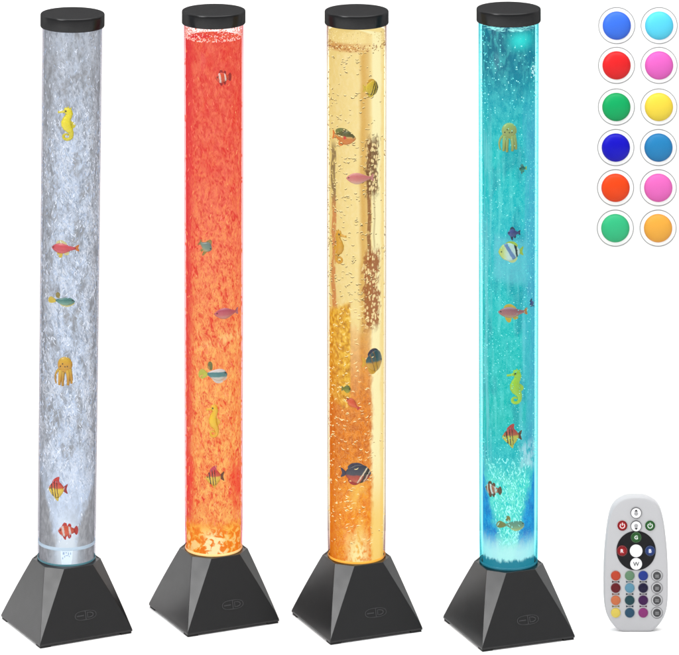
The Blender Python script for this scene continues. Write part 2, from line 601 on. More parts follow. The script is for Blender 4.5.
# ---------------------------------------------------------------- setting
M_FLOOR = plain('white_floor_paint', (0.90, 0.90, 0.90, 1), 0.7, 0.1, 0.01, scale=30.0)
M_WALL = plain('white_wall_paint', (0.90, 0.90, 0.90, 1), 0.7, 0.1, 0.01, scale=30.0)
WALL_Y = 300.0
mb = MB()
mb.add([(-6000, -4300, 0), (6000, -4300, 0), (6000, WALL_Y, 0), (-6000, WALL_Y, 0)], [(0, 1, 2, 3)])
tag(mb.build('floor', M_FLOOR, smooth=False), kind='structure')
mb = MB()
mb.add([(-6000, WALL_Y, 0), (6000, WALL_Y, 0), (6000, WALL_Y, 2600), (-6000, WALL_Y, 2600)], [(0, 1, 2, 3)])
tag(mb.build('wall', M_WALL, smooth=False), kind='structure')

# ---------------------------------------------------------------- lamps
R_TUBE = 29.2
CORN = math.radians(-21.6)            # direction of a base corner
Z_RIM = 68.0


def r_at(v):
    return R_TUBE + (v - 65.0) / 530.0 * 1.0


def build_base(root):
    prof = []
    zb = 2.2
    def corner(k, r, z):
        a = CORN + k * math.pi / 2
        return Vector((r * math.cos(a), r * math.sin(a), z))
    vs, fs = [], []
    bot = [corner(k, 70.6, zb) for k in range(4)]
    lip = [corner(k, 70.6, zb + 1.6) for k in range(4)]
    top = []
    for k in range(4):
        a = CORN + k * math.pi / 2
        d = Vector((math.cos(a), math.sin(a), 0))
        p = Vector((-math.sin(a), math.cos(a), 0))
        top.append(d * 32.4 - p * 10.6 + Vector((0, 0, Z_RIM)))
        top.append(d * 32.4 + p * 10.6 + Vector((0, 0, Z_RIM)))
    inner = [Vector((t.x * 0.95, t.y * 0.95, Z_RIM)) for t in top]
    well = [Vector((t.x * 0.95, t.y * 0.95, Z_RIM - 0.6)) for t in top]
    # rows of eight points from the lip to the rim; slight crown added so reflected light grades down the faces
    NR = 10
    vs = list(bot) + list(lip)
    rows = []
    for i in range(1, NR + 1):
        t = i / NR
        row = []
        for k in range(8):
            kk = k // 2
            p = lip[kk].lerp(top[k], t)
            out = Vector((p.x, p.y, 0)).normalized() * math.cos(0.35) + Vector((0, 0, math.sin(0.35)))
            p = p + out * (0.55 * 4 * t * (1 - t))
            row.append(len(vs))
            vs.append(p)
        rows.append(row)
    for k in range(4):
        k2 = (k + 1) % 4
        fs.append((k, k2, 4 + k2, 4 + k))
        r0 = rows[0]
        fs.append((4 + k, r0[2 * k + 1], r0[2 * k]))
        fs.append((4 + k, 4 + k2, r0[2 * k2], r0[2 * k + 1]))
        for i in range(NR - 1):
            r0, r1 = rows[i], rows[i + 1]
            fs.append((r0[2 * k], r0[2 * k + 1], r1[2 * k + 1], r1[2 * k]))
            fs.append((r0[2 * k + 1], r0[2 * k2], r1[2 * k2], r1[2 * k + 1]))
    T = rows[-1]
    I = list(range(len(vs), len(vs) + 8)); vs += inner
    W = list(range(len(vs), len(vs) + 8)); vs += well
    for k in range(8):
        k2 = (k + 1) % 8
        fs.append((T[k], T[k2], I[k2], I[k]))
        fs.append((I[k], I[k2], W[k2], W[k]))
    fs.append(tuple(W))
    fs.append((3, 2, 1, 0))
    o = mesh_obj('base', vs, fs, M_BASE, root, smooth=True)
    o.data.set_sharp_from_angle(angle=math.radians(10))
    bevel(o, 0.7, 3, 10)
    # rubber feet under the corners
    for k in range(4):
        a = CORN + k * math.pi / 2
        d = Vector((math.cos(a), math.sin(a), 0))
        e1 = Vector((math.cos(a + math.radians(135)), math.sin(a + math.radians(135)), 0))
        e2 = Vector((math.cos(a - math.radians(135)), math.sin(a - math.radians(135)), 0))
        c = d * 69.4
        q = [c, c + e1 * 11, c + e1 * 11 + e2 * 11, c + e2 * 11]
        m = MB()
        m.add([p for p in q] + [p + Vector((0, 0, 2.4)) for p in q],
              [(3, 2, 1, 0), (4, 5, 6, 7), (0, 1, 5, 4), (1, 2, 6, 5), (2, 3, 7, 6), (3, 0, 4, 7)])
        f = m.build('foot', M_FOOT, o, smooth=False)
    # pressed emblem on the front face: oval split by a bar, a dash left and a D right
    az = CORN - math.pi / 4
    nrm = Vector((math.cos(az), math.sin(az), 0))
    side = Vector((-math.sin(az), math.cos(az), 0))
    bl = 70.6 * math.cos(math.pi / 4)
    tl = (top[0].dot(nrm))
    slope = Vector((0, 0, Z_RIM - zb - 1.6)) + nrm * (tl - bl)
    L0 = slope.length
    up = slope.normalized()
    n3 = side.cross(up).normalized()
    if n3.dot(nrm) < 0:
        n3 = -n3
    ctr = nrm * bl + Vector((0, 0, zb + 1.6)) + up * (L0 * 0.31) + side * 1.5

    def put(p):
        return ctr + side * p[0] + up * p[2] + n3 * (0.45 - p[1])
    m = MB()
    def ring(outl, w, y0, y1):
        n = len(outl)
        cx = sum(p[0] for p in outl) / n
        cz = sum(p[1] for p in outl) / n
        inn = []
        for (x, z) in outl:
            d = math.hypot(x - cx, z - cz)
            k = (d - w) / d
            inn.append((cx + (x - cx) * k, cz + (z - cz) * k))
        vs = [(x, y0, z) for x, z in outl] + [(x, y0, z) for x, z in inn] + [(x, y1, z) for x, z in outl] + [(x, y1, z) for x, z in inn]
        fs = []
        for i in range(n):
            j = (i + 1) % n
            fs += [(i, j, n + j, n + i), (2 * n + i, 2 * n + j, j, i), (n + i, n + j, 3 * n + j, 3 * n + i)]
        m.add(vs, fs)
    oval = []
    for i in range(48):
        a = 2 * math.pi * i / 48
        oval.append((11.6 * math.copysign(abs(math.cos(a)) ** 0.8, math.cos(a)), 4.5 * math.copysign(abs(math.sin(a)) ** 0.8, math.sin(a))))
    ring(oval, 0.7, -0.35, 0.3)
    m.slab([(-0.4, -4.2), (0.4, -4.2), (0.4, 4.2), (-0.4, 4.2)], -0.42, 0.3)
    m.slab([(-9.4, -0.5), (-2.0, -0.5), (-2.0, 0.5), (-9.4, 0.5)], -0.4, 0.3)
    dd = [(1.6, -2.6), (5.6, -2.6), (7.6, -1.8), (8.7, 0), (7.6, 1.8), (5.6, 2.6), (1.6, 2.6)]
    ring(dd, 0.9, -0.4, 0.3)
    m.build('emblem', M_EMB, o, smooth=False, xf=put)
    return o


def build_cap(root, zc):
    """zc: height of the cap's flat top"""
    m = MB()
    R = 32.0
    prof = [(0.01, 0), (30.2, 0), (31.0, -0.08), (31.55, -0.35), (31.9, -0.8), (R + 0.1, -1.5), (R + 0.1, -3.0), (R + 0.1, -12.6), (R - 0.3, -13.4), (R - 1.4, -13.8), (29.6, -13.6), (29.6, -9.0), (0.01, -9.0)]
    m.lathe([(r, z + zc) for r, z in prof], 96)
    return m.build('cap', M_CAP, root)


def build_tube(root, z1, mat):
    m = MB()
    z0 = Z_RIM - 0.5
    prof = []
    for i in range(9):
        v = z0 + (z1 - z0) * i / 8
        prof.append((r_at(v), v))
    for i in range(8, -1, -1):
        v = z0 + (z1 - z0) * i / 8
        prof.append((r_at(v) - 0.6, v))
    m.lathe(prof, 96, closed=True)
    return m.build('tube', mat, root)


def build_water(root, z0, z1, r, mat, surf=0.6):
    m = MB()
    prof = [(0.01, z0)]
    n = 40
    for i in range(n + 1):
        v = z0 + (z1 - z0) * i / n
        prof.append((r * r_at(v) / R_TUBE, v))
    prof.append((r * 0.6, z1 + surf))
    prof.append((0.01, z1 + surf))
    m.lathe(prof, 96)
    return m.build('water', mat, root)


def bubble_field(root, spec, mats, wr=26.8, name='bubbles', label=None):
    """spec: list of (angle, height, radius, length, lean, curl, thickness, material index)"""
    m = MB()
    for (a0, v, rho, ln, lean, curl, w, mi) in spec:
        rho = wr * r_at(v) / R_TUBE + max(0.0, rho - 28.0) + 0.3
        if (m.f.__len__() // 7) % 4 == 0:
            rho = r_at(v) - 1.0
        if ln <= 0.05:
            m.ball((rho * math.sin(a0), -rho * math.cos(a0), v), w, 6, 4, mi)
            continue
        pts, rads = [], []
        n = 5
        for i in range(n):
            t = i / (n - 1) - 0.5
            th = lean + curl * t
            s = t * ln
            x = s * math.cos(th)
            z = s * math.sin(th) + curl * ln * 0.25 * (0.25 - t * t)
            aa = a0 + x / rho
            pts.append((rho * math.sin(aa), -rho * math.cos(aa), v + z))
            rads.append(w * (1 - (2 * t) ** 2 * 0.75))
        m.tube(pts, rads, 5, mi=mi, up=Vector((math.sin(a0), -math.cos(a0), 0)))
    o = m.build(name, None, root, mats=mats)
    o['kind'] = 'stuff'
    return o


LAMPS = {}
LAST = {}


def lamp(key, px, py, ytop, label, tmat, wmat, wr, ywater, tilt=0.0):
    Y = CAM_D * (CAM_H / (py + 849.0)) - CAM_D
    sc = (CAM_D + Y) / CAM_D
    X = (px - 339.5) * sc
    root = empty('bubble_lamp', (X, Y, 0), -math.atan(X / (CAM_D + Y)))
    tag(root, label, 'bubble lamp', 'bubble lamps on pyramid bases')
    zt = CAM_H - (ytop - 1.4 + 849.0) * sc
    base = build_base(root)
    parts = []
    parts.append(build_cap(root, zt))
    parts.append(build_tube(root, zt - 8.5, tmat))
    zw = min(CAM_H - (ywater + 849.0) * sc, zt - 9.5)
    LAST['wr'] = wr
    parts.append(build_water(root, Z_RIM + 0.2, zw, wr, wmat))
    LAMPS[key] = dict(wr=wr, root=root, X=X, Y=Y, sc=sc, px=px, py=py, zt=zt, zw=zw, tilt=tilt, parts=parts)
    return LAMPS[key]


def set_tilt(L):
    """lean tube, water, bubbles and cap about the rim of the base"""
    if not L['tilt']:
        return
    for o in L['root'].children:
        if o.name.split('.')[0] in ('base',):
            continue
        piv = Vector((0, 0, 60 * K))
        R = Matrix.Translation(piv) @ Matrix.Rotation(L['tilt'], 4, 'Y') @ Matrix.Translation(-piv)
        o.matrix_local = R @ o.matrix_local


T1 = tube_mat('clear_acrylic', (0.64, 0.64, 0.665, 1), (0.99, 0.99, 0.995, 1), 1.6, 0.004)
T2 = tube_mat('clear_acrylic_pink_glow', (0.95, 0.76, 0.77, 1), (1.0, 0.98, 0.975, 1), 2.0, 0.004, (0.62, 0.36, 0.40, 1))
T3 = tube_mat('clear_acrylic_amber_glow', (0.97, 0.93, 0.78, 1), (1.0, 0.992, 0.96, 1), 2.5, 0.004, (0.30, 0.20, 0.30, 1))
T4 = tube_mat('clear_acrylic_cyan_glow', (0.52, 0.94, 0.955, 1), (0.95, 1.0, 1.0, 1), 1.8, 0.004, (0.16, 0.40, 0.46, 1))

L1 = lamp('white', 66.4, 626.0, 14.3, 'bubble lamp with clear white lit water, far left, leaning slightly right', T1, water_white(626.0), 27.4, 20, math.radians(0.64))
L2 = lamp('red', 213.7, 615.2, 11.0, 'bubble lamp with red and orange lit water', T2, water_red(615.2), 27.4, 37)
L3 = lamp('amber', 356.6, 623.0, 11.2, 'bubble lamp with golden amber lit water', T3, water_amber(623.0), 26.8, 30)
L4 = lamp('teal', 508.6, 630.0, 8.9, 'bubble lamp with turquoise blue lit water', T4, water_teal(630.0), 25.6, 26)

TAU = 2 * math.pi
# --- bubbles -------------------------------------------------------------
# white lamp: pale squiggles over the whole height, a narrow jet at the nozzle
sp = []
vb = lambda y: vof(626.0, y)
while len(sp) < 3000:
    v = rnd.uniform(vb(545), L1['zw'] - 4)
    a = rnd.uniform(-math.pi, math.pi)
    yy = 626 - v
    half = 0.30 + 0.85 * min(1, max(0, (v - vb(552)) / (vb(455) - vb(552))))
    if abs(math.sin(a)) > half:
        continue
    if mnoise.noise(Vector((a * 2.2, v * 0.03, 3.0))) < rnd.uniform(-0.5, 0.35):
        continue
    if v > vb(110) and rnd.random() < 0.65:
        continue
    sp.append((a, v, 28.3, rnd.uniform(1.4, 5.6), rnd.choice((1, -1)) * rnd.uniform(0.6, 1.9), rnd.uniform(-1.8, 1.8), rnd.uniform(0.16, 0.40), rnd.choice((0, 0, 1))))
bubble_field(L1['root'], sp, [bubble_mat('white_bubbles', rgb(232, 239, 250), 1.15), bubble_mat('pale_blue_bubbles', rgb(190, 210, 238), 0.95)], 27.3)
# red lamp
sp = []
vb = lambda y: vof(615.2, y)
while len(sp) < 900:
    v = rnd.uniform(vb(535), L2['zw'] - 2)
    a = rnd.uniform(-math.pi, math.pi)
    if rnd.random() > 0.25 + 0.75 * min(1, max(0, (vb(60) - v) / 240.0)):
        continue
    sp.append((a, v, 28.1, rnd.uniform(2.0, 6.0), rnd.choice((1, -1)) * rnd.uniform(0.9, 1.7), rnd.uniform(-1.5, 1.5), rnd.uniform(0.18, 0.45), rnd.choice((0, 0, 1)) if v < vb(250) else rnd.choice((1, 1, 1, 0))))
for i in range(700):                                                    # pink froth above the water line
    sp.append((rnd.uniform(-math.pi, math.pi), vb(38) + rnd.uniform(0, 1) ** 1.6 * 11, 28.0, rnd.choice((0, 0, rnd.uniform(0.8, 2.4))), rnd.uniform(-1, 1), 1.0, rnd.uniform(0.3, 0.75), rnd.choice((2, 2, 2, 1))))
bubble_field(L2['root'], sp, [bubble_mat('orange_bubbles', rgb(254, 178, 112), 0.85), bubble_mat('coral_bubbles', rgb(248, 128, 100), 0.95), bubble_mat('pale_pink_froth', rgb(250, 206, 194), 1.0)], 27.3)
# amber lamp: flecks above and pale gold flecks below, rim shade painted as dark arcs
sp = []
vb = lambda y: vof(623.0, y)
while len(sp) < 2500:
    v = rnd.uniform(vb(545), vb(50))
    a = rnd.uniform(-math.pi, math.pi)
    s = math.sin(a)
    up_ = v > vb(300)
    if not up_ and rnd.random() < 0.45:
        continue
    if s > 0.62 and rnd.random() < 0.8:
        continue
    if mnoise.noise(Vector((a * 3.0, v * 0.05, 9.0))) < rnd.uniform(-0.45, 0.3):
        continue
    lean = rnd.uniform(-0.4, 0.6)
    ln = rnd.uniform(1.6, 5.0)
    cu = rnd.uniform(0.6, 2.0) * rnd.choice((1, 1, -1))
    w = rnd.uniform(0.20, 0.46)
    if up_:
        if rnd.random() < 0.30:
            continue
        sp.append((a, v, 28.0, ln, lean, cu, w * 1.15, 1))  # dark arc painted for the refraction shade at the bubble's rim
        sp.append((a, v + 0.8, 28.0, ln * 0.9, lean, cu, w, 0))
    else:
        sp.append((a, v, 28.0, ln * 1.15, lean, cu, w * 1.15, 0))
        if rnd.random() < 0.6:
            sp.append((a, v - 0.8, 28.0, ln, lean, cu, w * 0.7, 2))  # brown arc painted as shade beneath the pale fleck
# froth ring at the water line
for i in range(330):
    a = rnd.uniform(-math.pi, math.pi)
    v = vb(48) + rnd.gauss(0, 1.7)
    sp.append((a, v, 28.0, rnd.uniform(1.2, 3.4), rnd.uniform(-1, 1), rnd.uniform(-2.5, 2.5), rnd.uniform(0.25, 0.45), rnd.choice((0, 2, 2))))
for i in range(420):
    sp.append((rnd.uniform(-math.pi, math.pi), vb(48) + rnd.uniform(1, 17), 28.0, 0, 0, 0, rnd.uniform(0.25, 0.55), rnd.choice((0, 0, 3))))
bubble_field(L3['root'], sp, [bubble_mat('pale_gold_bubbles', rgb(255, 238, 180), 0.9), bubble_mat('olive_rim_shade', rgb(124, 96, 44), 0.35),
                              bubble_mat('brown_froth_rim_shade', rgb(178, 100, 34), 0.45), bubble_mat('straw_bubbles', rgb(232, 206, 140), 0.7)])
# turquoise lamp: fine round bubbles
sp = []
vb = lambda y: vof(630.0, y)
while len(sp) < 3200:
    v = rnd.uniform(vb(470), L4['zw'] - 2)
    a = rnd.uniform(-math.pi, math.pi)
    if mnoise.noise(Vector((a * 1.6, v * 0.02, 19.0))) < rnd.uniform(-0.5, 0.25):
        continue
    if v > vb(150) and rnd.random() < 0.35:
        continue
    big_ = v > vb(110)
    sp.append((a, v, 28.0 + rnd.uniform(0, 1.2), 0, 0, 0, rnd.uniform(0.25, 0.75 if big_ else 0.5), rnd.choice((0, 1, 1))))
for i in range(420):
    v = rnd.uniform(vb(545), vb(460))
    half = 0.30 + 0.5 * min(1, max(0, (v - vb(552)) / (vb(470) - vb(552))))
    a = math.asin(rnd.uniform(-half, half))
    sp.append((a, v, 26.3, rnd.uniform(1.5, 4), rnd.choice((1, -1)) * rnd.uniform(0.8, 1.7), rnd.uniform(-1.5, 1.5), rnd.uniform(0.2, 0.42), 0))
for i in range(90):                                                     # swirl of surface froth
    a = rnd.uniform(-1.5, 1.5)
    sp.append((a, vb(29) - 3.0 * math.cos(a * 1.7) + rnd.gauss(0, 1.0), 26.6, rnd.uniform(2, 7), rnd.uniform(-0.4, 0.3), rnd.uniform(-0.8, 0.8), rnd.uniform(0.2, 0.45), 0))
for i in range(26):                                                     # bright cluster near the right flank
    sp.append((rnd.uniform(1.0, 1.3), vb(rnd.uniform(70, 82)), 26.6, rnd.uniform(0.8, 3), rnd.uniform(-1, 1), 1.0, rnd.uniform(0.4, 0.8), 2))
bubble_field(L4['root'], sp, [bubble_mat('aqua_bubbles', rgb(176, 244, 238), 1.15), bubble_mat('cyan_bubbles', rgb(110, 220, 220), 1.05), bubble_mat('white_glint_bubbles', rgb(236, 250, 252), 0.9)], 25.6)

# --- LED rings, nozzles, clear foot of the tubes ---------------------------
def ring_part(L, name, v, r, w, mat, h=None):
    m = MB()
    prof = []
    for i in range(10):
        a = TAU * i / 10
        prof.append((r + w * math.cos(a), v + (h or w) * math.sin(a)))
    m.lathe(prof, 96, closed=True)
    return m.build(name, mat, L['root'])


ring_part(L1, 'light_ring', vof(626, 549.5), 28.1, 0.55, glow_mat('white_led_ring', rgb(206, 228, 244), 0.62), 1.7)
ring_part(L1, 'tube_seal', 69.6, 28.6, 0.5, glow_mat('teal_edge_glow', rgb(96, 150, 160), 0.55), 1.0)
ring_part(L2, 'light_ring', 69.2, 28.3, 0.6, glow_mat('warm_led_ring', rgb(255, 226, 150), 0.9), 1.2)
ring_part(L3, 'light_ring', 69.2, 28.3, 0.6, glow_mat('amber_led_ring', rgb(246, 176, 70), 0.9), 1.2)
ring_part(L4, 'tube_seal', 69.6, 28.0, 0.8, glow_mat('deep_teal_edge', rgb(50, 128, 150), 0.6), 1.2)

m = MB()                                                                  # air nozzle of the white lamp
zn = vof(626, 556)
m.slab([(-4.6, zn - 9), (4.6, zn - 9), (5.6, zn - 2), (6.0, zn + 6), (-6.0, zn + 6), (-5.6, zn - 2)], -27.9, -24.0)
noz = m.build('nozzle', glow_mat('lit_clear_nozzle', rgb(226, 242, 255), 0.85), L1['root'], smooth=False)
m = MB()
for (x, z, w, h) in ((-3.4, 2.6, 1.0, 2.4), (3.9, 2.4, 0.9, 2.2), (-3.9, -2.2, 0.9, 1.8), (-2.6, 2.6, 1.0, 2.4), (-0.4, 3.2, 1.4, 1.0), (1.8, 2.2, 0.9, 2.6), (0.2, 0.4, 2.6, 0.7), (-1.9, -0.6, 0.8, 1.6), (2.6, -0.4, 0.7, 1.2)):
    m.slab([(x - w / 2, zn + z - h / 2), (x + w / 2, zn + z - h / 2), (x + w / 2, zn + z + h / 2), (x - w / 2, zn + z + h / 2)], -28.25, -27.5)
m.build('nozzle_slot', glow_mat('dim_nozzle_slot', rgb(168, 192, 220), 0.75), noz, smooth=False)

for L in LAMPS.values():
    set_tilt(L)

# ---------------------------------------------------------------- fish
E = 1.75                                    # the studio light on the fish, so albedo = seen colour / E
def fishmat(name, stops, axis='x', over=None, rough=0.35):
    """stops: colour ramp along the body's own length (x) or height (z); over: list of (centre, half width, colour) stripes along x"""
    t = NT(name)
    x, y, z = t.sep(t.coord('Generated'))[:3]
    f = x if axis == 'x' else z
    wob = t.mul(t.sub(t.noise(t.vec(t.mul(x, 6.0), t.mul(z, 6.0), 2.0), 2.0), 0.5), 0.10)
    c = t.ramp(t.add(f, wob), [(p, tuple(k / E for k in col[:3]) + (1,)) for p, col in stops])
    for (cx, hw, lean, col) in (over or []):
        xx = t.add(t.add(x, wob), t.mul(t.sub(z, 0.5), lean))
        c = t.mix(t.step(t.m('ABSOLUTE', t.sub(xx, cx)), hw * 1.3, hw * 0.7), c, tuple(k / E for k in col[:3]) + (1,))
    n = t.noise(t.vec(t.mul(x, 40.0), 0.0, t.mul(z, 40.0)), 2.0)
    c = t.mix(t.mul(n, 0.25), c, t.mix(0.5, c, (0.02, 0.02, 0.02, 1)))
    return t.done(t.bsdf(c, rough, 0.5))


def finmat(name, col):
    return plain(name, tuple(k / E for k in col[:3]) + (1,), 0.45, 0.4, 0.15)


BLK = plain('eye_black', (0.006, 0.006, 0.006, 1), 0.15, 0.6)
WHT = plain('eye_white', (0.6, 0.6, 0.58, 1), 0.25, 0.5)
RHO = 27.0
PX = (1, 1, 1, 1)


def place(L, x, y, name, label, cat, group=None, roll=0.0, rho=None):
    """an empty on the tube's front wall where photo column x, row y falls; returns root"""
    sc = L['sc']
    v = (L['py'] - y) * sc
    for _ in range(3):
        rho = max(26.9, L['wr'] * r_at(v) / R_TUBE + 0.3)
        ax = (L['px'] - 339.5) * sc + math.tan(L['tilt']) * (v - 60)
        dx = (x - 339.5) * sc - ax
        dx = max(-rho * 0.95, min(rho * 0.95, dx))
        dy = -math.sqrt(rho * rho - dx * dx)
        d = CAM_D + L['Y'] + dy
        v = CAM_H - (y + 849.0) * d / CAM_D
    ang = math.asin(dx / rho)
    o = empty(name, (ax + dx, L['Y'] + dy, v))
    o.rotation_euler = (0, roll, ang)
    tag(o, label, cat, group)
    return o


def bender(flip, rho=RHO):
    """wrap a flat, right facing model round the tube; flip makes it face left"""
    def f(p):
        x = -p[0] if flip else p[0]
        th = x / rho
        r = rho - p[1]
        return (r * math.sin(th), -r * math.cos(th) + rho, p[2])
    return f


def body_mesh(L_, top, bot, thick, n=18, seg=14):
    """lofted body, head at +x; top/bot: (t, height) curves from tail (0) to snout (1)"""
    ct = spline(top, 6)
    cb = spline(bot, 6)
    def samp(c, t):
        for i in range(len(c) - 1):
            if c[i][0] <= t <= c[i + 1][0] + 1e-9:
                k = (t - c[i][0]) / max(1e-9, c[i + 1][0] - c[i][0])
                return c[i][1] + (c[i + 1][1] - c[i][1]) * k
        return c[-1][1]
    m = MB()
    vs, fs = [], []
    for i in range(n + 1):
        t = i / n
        hi, lo = samp(ct, t), samp(cb, t)
        zc, hz = (hi + lo) / 2, max(0.05, (hi - lo) / 2)
        ty = max(0.05, min(thick * 0.72, hz * 0.9) * (0.25 + 0.75 * math.sin(math.pi * min(1, 0.12 + 0.8 * t))))
        for k in range(seg):
            a = TAU * k / seg
            vs.append(((t - 0.5) * L_, ty * math.cos(a), zc + hz * math.sin(a)))
    for i in range(n):
        for k in range(seg):
            k2 = (k + 1) % seg
            fs.append((i * seg + k, i * seg + k2, (i + 1) * seg + k2, (i + 1) * seg + k))
    fs.append(tuple(range(seg - 1, -1, -1)))
    fs.append(tuple(n * seg + k for k in range(seg)))
    m.add(vs, fs)
    return m


def fin(root, name, outline, mat, bend, y=0.0, th=0.35, label=None):
    m = MB()
    m.slab(spline(outline, 4, True), y - th, y + th)
    o = m.build(name, mat, root, smooth=False, xf=bend)
    return o


def eye(root, x, z, r, bend, y=-1.2, white=False):
    m = MB()
    if white:
        m.ball((x, y, z), (r * 1.5, 0.5, r * 1.5), 10, 6, 0)
        m.ball((x, y - 0.35, z), (r, 0.45, r), 10, 6, 1)
        return m.build('eye', None, root, mats=[WHT, BLK], xf=bend)
    m.ball((x, y - 0.2, z), (r, 0.5, r), 10, 6, 0)
    return m.build('eye', BLK, root, xf=bend)


def slim_fish(L, x, y, ln, ht, name, label, bmat, fmat, tmat, left=True, roll=0.0, dorsal=True, thick=1.9, fins2=None, tail=True):
    r = place(L, x, y, name, label, 'toy fish', 'toy fish in the lamps', roll)
    b = bender(left)
    bl = ln * 0.88
    h = ht / 2
    off = ln * 0.06
    m = body_mesh(bl, [(0, h * 0.22), (0.18, h * 0.42), (0.5, h * 0.98), (0.75, h * 0.88), (0.93, h * 0.38), (1, h * 0.08)],
                  [(0, -h * 0.22), (0.18, -h * 0.42), (0.5, -h), (0.75, -h * 0.85), (0.93, -h * 0.40), (1, -h * 0.08)], thick)
    sh = lambda p: b((p[0] + off, p[1], p[2]))
    m.build('body', bmat, r, xf=sh)
    x0 = -bl / 2 + off
    if tail:
        fin(r, 'tail_fin', [(x0 + 1.2, 0.8), (x0 - ln * 0.07, h * 0.58), (x0 - ln * 0.12, h * 0.52), (x0 - ln * 0.09, 0), (x0 - ln * 0.12, -h * 0.52), (x0 - ln * 0.07, -h * 0.58), (x0 + 1.2, -0.8)], tmat, b)
    if dorsal:
        fin(r, 'dorsal_fin', [(-bl * 0.16 + off, h * 0.7), (bl * 0.02 + off, h * 1.5), (bl * 0.22 + off, h * 1.35), (bl * 0.26 + off, h * 0.75)], fmat, b)
        fin(r, 'belly_fin', [(bl * 0.02 + off, -h * 0.8), (bl * 0.05 + off, -h * 1.7), (bl * 0.16 + off, -h * 1.65), (bl * 0.24 + off, -h * 0.8)], fins2 or fmat, b)
        fin(r, 'rear_fin', [(-bl * 0.22 + off, -h * 0.55), (-bl * 0.22 + off, -h * 1.15), (-bl * 0.10 + off, -h * 1.25), (-bl * 0.04 + off, -h * 0.8)], fmat, b)
    eye(r, bl * 0.39 + off, h * 0.16, 0.62, b, -thick * 0.72)
    return r


def teal_fish(L, x, y, ln, ht, label, bmat, fmat, tmat, rimmat, roll=0.0):
    r = place(L, x, y, 'teal_fish', label, 'toy fish', 'toy fish in the lamps', roll)
    b = bender(False)
    h = ht / 2
    bl = ln * 0.68
    off = ln * 0.15
    m = body_mesh(bl, [(0, h * 0.25), (0.25, h * 0.65), (0.6, h * 0.85), (0.85, h * 0.6), (1, -h * 0.05)],
                  [(0, -h * 0.1), (0.25, -h * 0.7), (0.55, -h * 0.98), (0.85, -h * 0.7), (1, -h * 0.25)], 1.7)
    m.build('body', bmat, r, xf=lambda p: b((p[0] + off, p[1], p[2])))
    x0 = -bl / 2 + off
    fin(r, 'tail_fin', [(x0 + 1, 0.6), (x0 - ln * 0.18, h * 0.8), (x0 - ln * 0.30, h * 0.3), (x0 - ln * 0.31, -h * 0.5), (x0 - ln * 0.16, -h * 0.7), (x0 + 1, -0.8)], tmat, b)
    fin(r, 'dorsal_fin', [(x0 + bl * 0.03, h * 0.9), (x0 + bl * 0.03, h * 1.75), (x0 + bl * 0.14, h * 2.0), (x0 + bl * 0.24, h * 1.6), (x0 + bl * 0.22, h * 0.7)], fmat, b)
    fin(r, 'belly_fin', [(x0 + bl * 0.25, -h * 0.5), (x0 + bl * 0.45, -h * 1.35), (x0 + bl * 0.8, -h * 1.15), (x0 + bl * 0.97, -h * 0.4)], rimmat, b, 0.3)
    eye(r, bl * 0.38 + off, h * 0.22, 0.7, b, -1.2)
    return r


def deep_fish(L, x, y, w, ht, name, label, bmat, topmat, botmat, tmat, left=True, roll=0.0, oval=False):
    """angelfish: tall triangular body with swept fins"""
    r = place(L, x, y, name, label, 'toy fish', 'toy fish in the lamps', roll)
    b = bender(left)
    h = ht / 2
    bl = w * 0.74
    off = w * 0.10
    if oval:
        bl = w * 0.86
        off = w * 0.06
        m = body_mesh(bl, [(0, h * 0.14), (0.12, h * 0.5), (0.45, h * 0.86), (0.75, h * 0.74), (0.92, h * 0.36), (1, 0)],
                      [(0, -h * 0.14), (0.12, -h * 0.5), (0.45, -h * 0.86), (0.75, -h * 0.72), (0.92, -h * 0.38), (1, -h * 0.1)], 1.8)
    else:
        m = body_mesh(bl, [(0, h * 0.18), (0.2, h * 0.55), (0.5, h * 0.72), (0.78, h * 0.42), (1, -h * 0.04)],
                      [(0, -h * 0.18), (0.2, -h * 0.62), (0.45, -h * 0.82), (0.78, -h * 0.52), (1, -h * 0.12)], 1.8)
    m.build('body', bmat, r, xf=lambda p: b((p[0] + off, p[1], p[2])))
    if oval:
        fin(r, 'dorsal_fin', [(bl * 0.2 + off, h * 0.7), (0 + off, h * 1.0), (-bl * 0.28 + off, h * 0.92), (-bl * 0.4 + off, h * 0.5), (off, h * 0.4)], topmat, b)
        fin(r, 'belly_fin', [(bl * 0.1 + off, -h * 0.7), (-bl * 0.1 + off, -h * 1.0), (-bl * 0.3 + off, -h * 0.9), (-bl * 0.38 + off, -h * 0.5), (off, -h * 0.4)], botmat, b)
    else:
      fin(r, 'dorsal_fin', [(bl * 0.22 + off, h * 0.55), (bl * 0.02 + off, h * 0.92), (-bl * 0.18 + off, h * 1.05), (-bl * 0.24 + off, h * 0.98), (-bl * 0.22 + off, h * 0.7), (-bl * 0.30 + off, h * 0.3), (0, h * 0.3)], topmat, b)
    if not oval:
      fin(r, 'belly_fin', [(bl * 0.10 + off, -h * 0.6), (-bl * 0.02 + off, -h * 0.92), (-bl * 0.16 + off, -h * 1.05), (-bl * 0.18 + off, -h * 0.9), (-bl * 0.28 + off, -h * 0.4), (0, -h * 0.4)], botmat, b)
    x0 = -bl / 2 + off
    fin(r, 'tail_fin', [(x0 + 1.4, 0.9), (x0 - w * 0.10, h * 0.38), (x0 - w * 0.17, h * 0.42), (x0 - w * 0.12, 0), (x0 - w * 0.17, -h * 0.36), (x0 - w * 0.10, -h * 0.34), (x0 + 1.4, -0.9)], tmat, b)
    eye(r, bl * 0.34 + off, h * 0.02, 0.6, b, -1.3)
    return r


